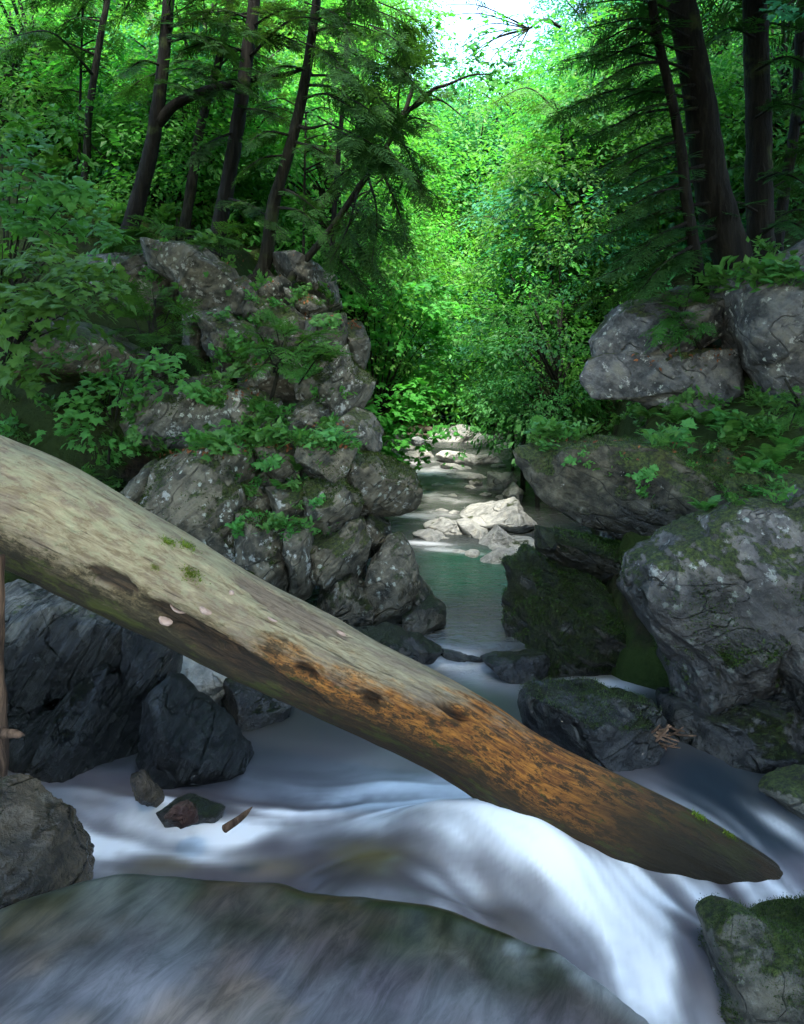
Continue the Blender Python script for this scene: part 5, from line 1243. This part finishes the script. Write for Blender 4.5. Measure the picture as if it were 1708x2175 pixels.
def bush(name, label, cat, root, ends, leaf, per, r, size, seed, sprays=None, tpl=LEAF_M, r0=.03, dirb=(.2, -.5, 0), bark='bark2', flat=.4, group=None):
    """bush: stem from root, a limb to each end point, leaf sprays round each end"""
    rg = np.random.default_rng(seed)
    base = W(*root)
    t = thing(name, label, cat, base, group)
    m = Mesh(); s = Mesh()
    ce = np.mean([W(*e) for e in ends], 0)
    fork = base * .6 + ce * .4
    s.tube(catmull([base - np.array([0, 0, .1]), base * .8 + ce * .2 + np.array([0, 0, .05]), fork], 12), np.linspace(r0, r0 * .7, 12), 8, amp=.1)
    obj('stem', s.build('stem', base), M[bark], t)
    for e in ends:
        p = W(*e)
        m.tube(catmull([fork, fork * .45 + p * .55 + np.array([0, 0, .1 * np.linalg.norm(p - fork)]), p], 10), np.linspace(r0 * .5, .003, 10), 5, mat=1)
    leaf_bunches(m, rg, ends, per, r, size, sprays or MS, tpl, dirb, flat)
    obj('crown', m.build('crown', base, False), [M[leaf], M[bark]], t)
    return t
rg = np.random.default_rng(55)
ends = [(x + rg.uniform(-14, 14), y + rg.uniform(-10, 10), 11.6 + rg.uniform(-.7, .7)) for x, y in
        [(760,600),(800,590),(850,600),(900,610),(780,640),(830,650),(880,650),(930,660),(950,690),(790,690),(840,700),(890,710),(940,720),(930,760),(800,740),(850,750),(890,780),(780,780),(830,800),(870,830),(900,840),(910,800),(790,830),(830,860),(880,870),(800,880),(740,620),(820,910),(850,930),(800,930),(835,965)]]
bush('maple_shrub', 'bright lime maple overhanging the stream right of the left cliff', 'maple', (770, 960, 11.8), ends, 'lime', 10, .21, .34, 41)
ends = [(x + rg.uniform(-10, 10), y + rg.uniform(-8, 8), 5.6 + rg.uniform(-.4, .4)) for x, y in
        [(20,560),(60,545),(110,530),(150,545),(200,560),(30,600),(80,600),(130,600),(180,610),(230,600),(20,640),(70,650),(120,650),(160,660),(30,700),(80,700),(130,700),(60,750),(110,760),(20,770),(90,580),(10,520),(220,570),(-30,660),(-40,580)]]
bush('maple_sapling', 'shaded maple with broad layered leaves at the left edge above the log', 'maple', (-60, 900, 5.8), ends, 'maple', 4, .10, .30, 42, flat=.3, r0=.022)
ends = [(x + rg.uniform(-10, 10), y + rg.uniform(-8, 8), 6.9 + rg.uniform(-.4, .4)) for x, y in
        [(20,400),(60,420),(110,440),(150,430),(30,460),(90,470),(140,480),(20,350),(70,370),(120,390),(180,470),(200,500),(10,300),(60,310)]]
bush('maple_sapling', 'dusky maple above the shaded one at the left edge', 'maple', (-40, 800, 7.0), ends, 'maple', 5, .15, .32, 43, flat=.3, r0=.022)
ends = [(x + rg.uniform(-10, 10), y + rg.uniform(-8, 8), 6.4 + rg.uniform(-.3, .3)) for x, y in
        [(290,770),(330,760),(370,780),(230,800),(270,810),(200,840),(240,850),(180,880),(220,890),(330,800),(390,800),(170,910),(210,930)]]
bush('hobblebush', 'small green bush growing over the left shoulder of the cliff', 'bush', (230, 960, 6.6), ends, 'maple', 4, .10, .24, 44, flat=.4, r0=.012)
ends = [(x + rg.uniform(-8, 8), y + rg.uniform(-8, 8), 7.0 + rg.uniform(-.3, .3)) for x, y in
        [(240,600),(280,610),(330,620),(370,640),(260,650),(310,660),(360,680),(400,700),(250,700),(300,710),(350,720),(390,740),(420,760),(290,750)]]
def fir_bush(name, label, root, ends, leaf, seed, size=.34, dens=14):
    rg = np.random.default_rng(seed); base = W(*root); t = thing(name, label, 'hemlock', base)
    s = Mesh(); m = Mesh(); ce = np.mean([W(*e) for e in ends], 0)
    s.tube(catmull([base - np.array([0, 0, .1]), base * .5 + ce * .5, ce + np.array([0, .1, .2])], 12), np.linspace(.022, .008, 12), 7)
    obj('trunk', s.build('trunk', base), M['bark2'], t)
    for e in ends:
        p = W(*e); f = base * .45 + ce * .55 + rg.normal(size=3) * .08
        hem_branch(m, [f, f * .4 + p * .6 + np.array([0, 0, .06]), p], rg, size, dens, .008, droop=.2, bare=.35)
    obj('crown', m.build('crown', base, False), [M[leaf], M['bark2']], t)
fir_bush('young_hemlock', 'young hemlock spreading flat sprays left of the pale cliff blocks', (320, 800, 7.2), ends, 'hemlight', 45)
fir_bush('young_hemlock', 'young hemlock growing from the middle of the left cliff', (570, 850, 7.0), [(540,700,6.8),(590,690,6.8),(630,700,6.7),(560,730,6.7),(610,740,6.6),(650,740,6.6),(550,780,6.6),(600,780,6.5),(700,700,6.7),(690,735,6.6),(640,780,6.6),(530,740,6.7),(575,665,6.9),(705,745,6.5)], 'hemlight', 46, .30)
fir_bush('young_hemlock', 'young hemlock carpeting the ledge between the left trunks', (380, 540, 8.8), [(300,490,8.5),(340,480,8.4),(380,490,8.3),(420,490,8.3),(460,500,8.3),(350,520,8.2),(400,515,8.2),(450,520,8.2),(250,490,8.5),(230,520,8.3),(280,520,8.3),(500,510,8.3),(310,460,8.6),(520,480,8.5)], 'hemlight', 47, .36)
fir_bush('young_hemlock', 'young hemlock drooping over the rounded boulder on the right', (1500, 740, 6.9), [(1410,680,6.5),(1430,640,6.6),(1450,700,6.4),(1400,720,6.4),(1470,620,6.7),(1440,730,6.3),(1500,640,6.6),(1390,700,6.5),(1460,660,6.4),(1490,690,6.4),(1420,660,6.5)], 'hemlight', 48, .26, 16)
fir_bush('young_hemlock', 'low hemlock at the right edge below the bluish boulder', (1740, 900, 5.2), [(1660,870,5),(1690,840,5),(1700,880,4.9),(1680,900,4.9),(1720,850,4.9),(1650,890,5)], 'hemlight', 49, .2, 16)
bush('maple_branch', 'leafy branch hanging across the patch of sky', 'branch', (1190, 40, 9.5), [(x, y, 9.0) for x, y in [(925,40),(950,120),(985,70),(1000,125),(1035,95),(1050,40),(1075,130),(1100,80),(1110,30),(960,155),(1020,160),(1085,165),(940,10)]], 'lime', 3, .10, .26, 62, r0=.02)
# leafy twigs that reach into the frame close to the camera
bush('maple_twig', 'out-of-the-way maple twig entering at the upper left edge', 'twig', (-120, 330, 3.4), [(0, 240, 3.3), (15, 270, 3.3), (-20, 220, 3.3), (5, 310, 3.3)], 'lime', 2, .03, .16, 60, r0=.005)
bush('maple_twig', 'leafy twig tip hanging in the upper right corner', 'twig', (1760, -60, 3.2), [(1650, 40, 3.2), (1690, 10, 3.2), (1665, 25, 3.2)], 'teal', 1, .02, .13, 61, r0=.004)

# ------------------------------------------------------------------ plants set on ledges by looking for the rock under them
bpy.context.view_layer.update()
dg = bpy.context.evaluated_depsgraph_get()
solid = set([ground.name]) | set(o.name for o in ROCKS.values())
from mathutils.bvhtree import BVHTree
_vv, _ff, _o = [], [], 0
for o in [ground] + list(ROCKS.values()):
    me = o.data; c = np.zeros(len(me.vertices) * 3, np.float32); me.vertices.foreach_get('co', c); c = c.reshape(-1, 3)
    wl = np.array(o.matrix_world.translation); c = c + wl
    if o is ground:
        f = [tuple(p.vertices) for p in me.polygons if c[p.vertices[0]][1] < 26 and abs(c[p.vertices[0]][0]) < 9]
    else:
        f = [tuple(p.vertices) for p in me.polygons]
    _vv.extend(map(tuple, c)); _ff.extend([tuple(i + _o for i in q) for q in f]); _o += len(c)
BV = BVHTree.FromPolygons(_vv, _ff)
del _vv, _ff
def hit(px, py):
    d = Vector(W(px, py, 1.0)) - Vector((0, 0, CAMZ)); d.normalize()
    p, nrm, ix, dist = BV.ray_cast(Vector((0, 0, CAMZ)), d)
    return (np.array(p), np.array(nrm)) if p is not None else (None, None)

def fern_frond(seed, L=1.0):
    rg = np.random.default_rng(seed); m = Mesh()
    n = 15
    t = np.linspace(0, 1, n)
    ax = np.stack([t * .92, 0 * t, .42 * np.sin(t * 2.3) * .55 - .12 * t * t], -1)
    m.tube(ax, np.linspace(.010, .003, n), 4, mat=1)
    tt = np.repeat(np.linspace(.14, .985, 20), 2); sg = np.tile([1, -1], 20)
    p = np.stack([np.interp(tt, t, ax[:, q]) for q in range(3)], -1)
    w = .26 * np.sin(np.clip(tt * 1.02, 0, 1) ** .75 * math.pi * .93 + .16) + .02
    d = np.stack([np.full(40, .30), sg * 1.0, np.full(40, -.22) + rg.normal(size=40) * .06], -1)
    LF = (np.array([[0, .10, 0], [.5, .13, .02], [1, 0, -.06], [.5, -.13, .02], [0, -.10, 0]]), np.array([[0, 4, 3], [0, 3, 1], [1, 3, 2]]))
    put_leaves(m, LF, p, d, np.array([0, 0, 1.0]) + rg.normal(size=(40, 3)) * .12, w, rg.uniform(.2, .9, 40))
    me = m.build('frond', None, False); me.materials.append(M['fern']); me.materials.append(M['fern'])
    return me
FR = [fern_frond(s) for s in range(3)]
def fern(px, py, size, label, group=None, seed=0, n=7, az0=-1.57):
    p, nrm = hit(px, py)
    if p is None: return
    rg = np.random.default_rng(seed)
    t = thing('fern', label, 'fern', p - np.array([0, 0, .01]), group)
    for q in range(n):
        o = obj('frond', FR[q % 3], None, t)
        a = az0 + (q - (n - 1) / 2) * (4.6 / n) + rg.uniform(-.2, .2)
        o.rotation_euler = (rg.uniform(-.2, .2), -rg.uniform(.25, .75), a)
        o.scale = (size * rg.uniform(.75, 1.15),) * 3
FERNS = [(440,862,.26,'fern below the pale lichened cliff block'),(455,955,.24,'fern on the ledge over the rounded cliff block'),(545,905,.22,'fern beside the middle ledge of the left cliff'),(660,925,.26,'fern on the flat ledge in the middle of the left cliff'),(690,915,.22,'fern at the right end of the cliff ledge'),(630,1000,.2,'fern hanging in a crack of the left cliff'),(600,1040,.18,'lower fern in the crack of the left cliff'),
         (360,960,.2,'fern at the left end of the cliff ledge'),(1315,850,.40,'tall upright fern in front of the bulging rock'),(1250,890,.28,'fern at the left end of the mossy cliff top'),(1380,890,.26,'fern under the bulging lichen-blotched rock'),(1500,905,.26,'fern on the shaded right ledge'),(1560,930,.24,'fern right of the shaded one on the ledge'),(1590,1000,.22,'fern hanging down the mossy cliff'),(1640,985,.22,'fern near the right edge on the mossy cliff'),(1670,960,.24,'fern at the right edge above the spotted boulder'),(1500,1085,.16,'small fern at the top of the lichen-spotted boulder'),(1440,900,.24,'fern between the two ledge ferns on the right')]
for q, (a, b, s, lab) in enumerate(FERNS): fern(a, b, s, lab, None, 700 + q, 6 + q % 3)

HERBS = []
for v in range(5):
    rg = np.random.default_rng(800 + v); m = Mesh()
    for q in range(6):
        a = rg.uniform(0, 6.28); L = rg.uniform(.5, 1.0)
        e = np.array([math.cos(a) * L * .7, math.sin(a) * L * .7, rg.uniform(.25, .75)])
        m.tube(catmull([(0, 0, 0), e * .5 + np.array([0, 0, .15]), e], 6), np.linspace(.02, .008, 6), 4, mat=1)
        k = 9
        p = e[None] * rg.uniform(.35, 1.1, (k, 1)) + rg.normal(size=(k, 3)) * .14
        put_leaves(m, LEAF_M if v % 2 else LEAF_Q, p, rg.normal(size=(k, 3)) * np.array([1, 1, .3]) + e, np.array([0, 0, 1.0]) + rg.normal(size=(k, 3)) * .3, rg.uniform(.25, .45, k), rg.uniform(.1, .9, k))
    me = m.build('leafy_plant', None, False); me.materials.append(M['fern']); me.materials.append(M['fern'])
    HERBS.append(me)
ZONES = [  # count, pixel box, size, place
 (40, (285, 925, 760, 965), (.11, .20), 'on the ledge over the lower cliff blocks'),
 (44, (450, 680, 720, 930), (.11, .21), 'among the blocks halfway up the left cliff'),
 (26, (480, 960, 700, 1150), (.06, .14), 'in the cracks of the lower left cliff'),
 (38, (-10, 760, 320, 1060), (.12, .26), 'in the dark recess left of the cliff'),
 (20, (200, 500, 560, 640), (.12, .22), 'along the top of the left cliff'),
 (38, (1120, 850, 1620, 955), (.10, .2), 'covering the top of the mossy cliff'),
 (18, (1180, 960, 1690, 1080), (.06, .13), 'trailing down the mossy cliff'),
 (9, (1600, 820, 1700, 1010), (.10, .18), 'below the bluish boulder at the right edge'),
 (38, (60, 350, 560, 490), (.22, .42), 'on the slope among the left trunks'),
 (14, (1480, 520, 1700, 620), (.15, .3), 'at the feet of the right trunks'),
 (6, (1090, 880, 1200, 950), (.10, .18), 'at the upstream corner of the mossy cliff'),
 (14, (540, 600, 740, 720), (.08, .15), 'on the cliff shoulder under the leaning trunk'),
]
rg = np.random.default_rng(31)
for cnt, (x0, y0, x1, y1), (s0, s1), where in ZONES:
    for q in range(cnt):
        p, nrm = hit(rg.uniform(x0, x1), rg.uniform(y0, y1))
        if p is None or p[1] > 15: continue
        o = obj('leafy_plant', HERBS[int(rg.integers(0, 5))], None, None, p - nrm * .01)
        s = rg.uniform(s0, s1)
        tilt = Vector((0, 0, 1)).lerp(Vector(nrm), .45).to_track_quat('Z', 'Y').to_euler()
        o.rotation_euler = (tilt.x, tilt.y, rg.uniform(0, 6.28)); o.scale = (s, s, s)
        tag(o, 'small leafy green plant growing ' + where, 'plant', 'leafy plants ' + where)

# fallen leaves and needles on the flatter rock tops
m = Mesh(); rg = np.random.default_rng(66)
pts = []
for (x0, y0, x1, y1), k in [((480, 540, 720, 640), 260), ((560, 900, 740, 955), 260), ((640, 670, 780, 700), 140), ((470, 760, 560, 850), 140), ((1340, 700, 1560, 790), 160), ((340, 940, 560, 970), 120), ((1390, 1540, 1450, 1620), 60), ((1150, 930, 1600, 1000), 120)]:
    for q in range(k):
        p, nrm = hit(rg.uniform(x0, x1), rg.uniform(y0, y1))
        if p is not None and p[1] < 11 and nrm[2] > .35: pts.append(np.concatenate([p + nrm * .006, nrm]))
pts = np.array(pts)
put_leaves(m, LEAF_Q, pts[:, :3], rg.normal(size=(len(pts), 3)), pts[:, 3:] + rg.normal(size=(len(pts), 3)) * .3, rg.uniform(.02, .05, len(pts)), rg.uniform(0, 1, len(pts)))
o = obj('leaf_litter', m.build('leaf_litter', None, False), M['litter'])
tag(o, 'rusty brown fallen leaves and needles on the rock ledges', 'leaf litter', kind='stuff')

# moss cushions of real blades on the two rocks nearest the camera
def moss_on(keys, count, r, name, label, seed, nzmin=.1, nzmax=2):
    rg = np.random.default_rng(seed); Vs = []
    for kk in keys:
        o = ROCKS[kk]; me = o.data; k = len(me.vertices)
        c = np.zeros(k * 3, np.float32); nn = np.zeros(k * 3, np.float32)
        me.vertices.foreach_get('co', c); me.vertices.foreach_get('normal', nn)
        c = c.reshape(-1, 3) + np.array(o.matrix_world.translation); nn = nn.reshape(-1, 3)
        dens = fbm(c * 5.0, 4, 88) + .45 * nn[:, 2]
        ok = np.where((nn[:, 2] > nzmin) & (nn[:, 2] < nzmax) & (dens > .12) & (nn[:, 1] < .6))[0]
        ix = rg.choice(ok, count)
        Vs.append(np.concatenate([c[ix] + rg.normal(size=(count, 3)) * .006, nn[ix]], 1))
    A = np.vstack(Vs); n = len(A)
    d = unit(A[:, 3:] + rg.normal(size=(n, 3)) * .55 + np.array([0, 0, .2])); s_ = unit(np.cross(d, rg.normal(size=(n, 3))))
    L = rg.uniform(.5, 1.2, (n, 1)) * r; w = L * .22; c = A[:, :3]
    V = np.stack([c - s_ * w, c + s_ * w, c + d * L], 1).reshape(-1, 3)
    me = mesh_np(name, V, np.arange(3 * n).reshape(-1, 3), False); fattr(me, 'rnd', rg.uniform(0, 1, n), 'FACE')
    tag(obj(name, me, M['mossdark']), label, 'moss', kind='stuff')
M['mossdark'] = leaf_mat('moss_blade', (0.009, 0.024, 0.005), (0.055, 0.10, 0.016), 0.2)
moss_on(['M1', 'M2'], 16000, .007, 'moss', 'soft green moss on the rocks in the bottom right corner', 5)
moss_on(['R3', 'R5', 'R4'], 15000, .014, 'moss', 'dark moss hanging on the right cliff', 6, -.2)
moss_on(['R6'], 7000, .014, 'moss', 'dark moss on the shaded flank of the lichen-spotted boulder', 8, -.4, .35)
moss_on(['B1'], 5000, .010, 'moss', 'short moss on the wet glistening block', 9, .55)
moss_on(['C1', 'C4', 'C5', 'C6', 'U11', 'U9', 'C12'], 3500, .018, 'moss', 'moss patches on the blocks of the left cliff', 7, .15)
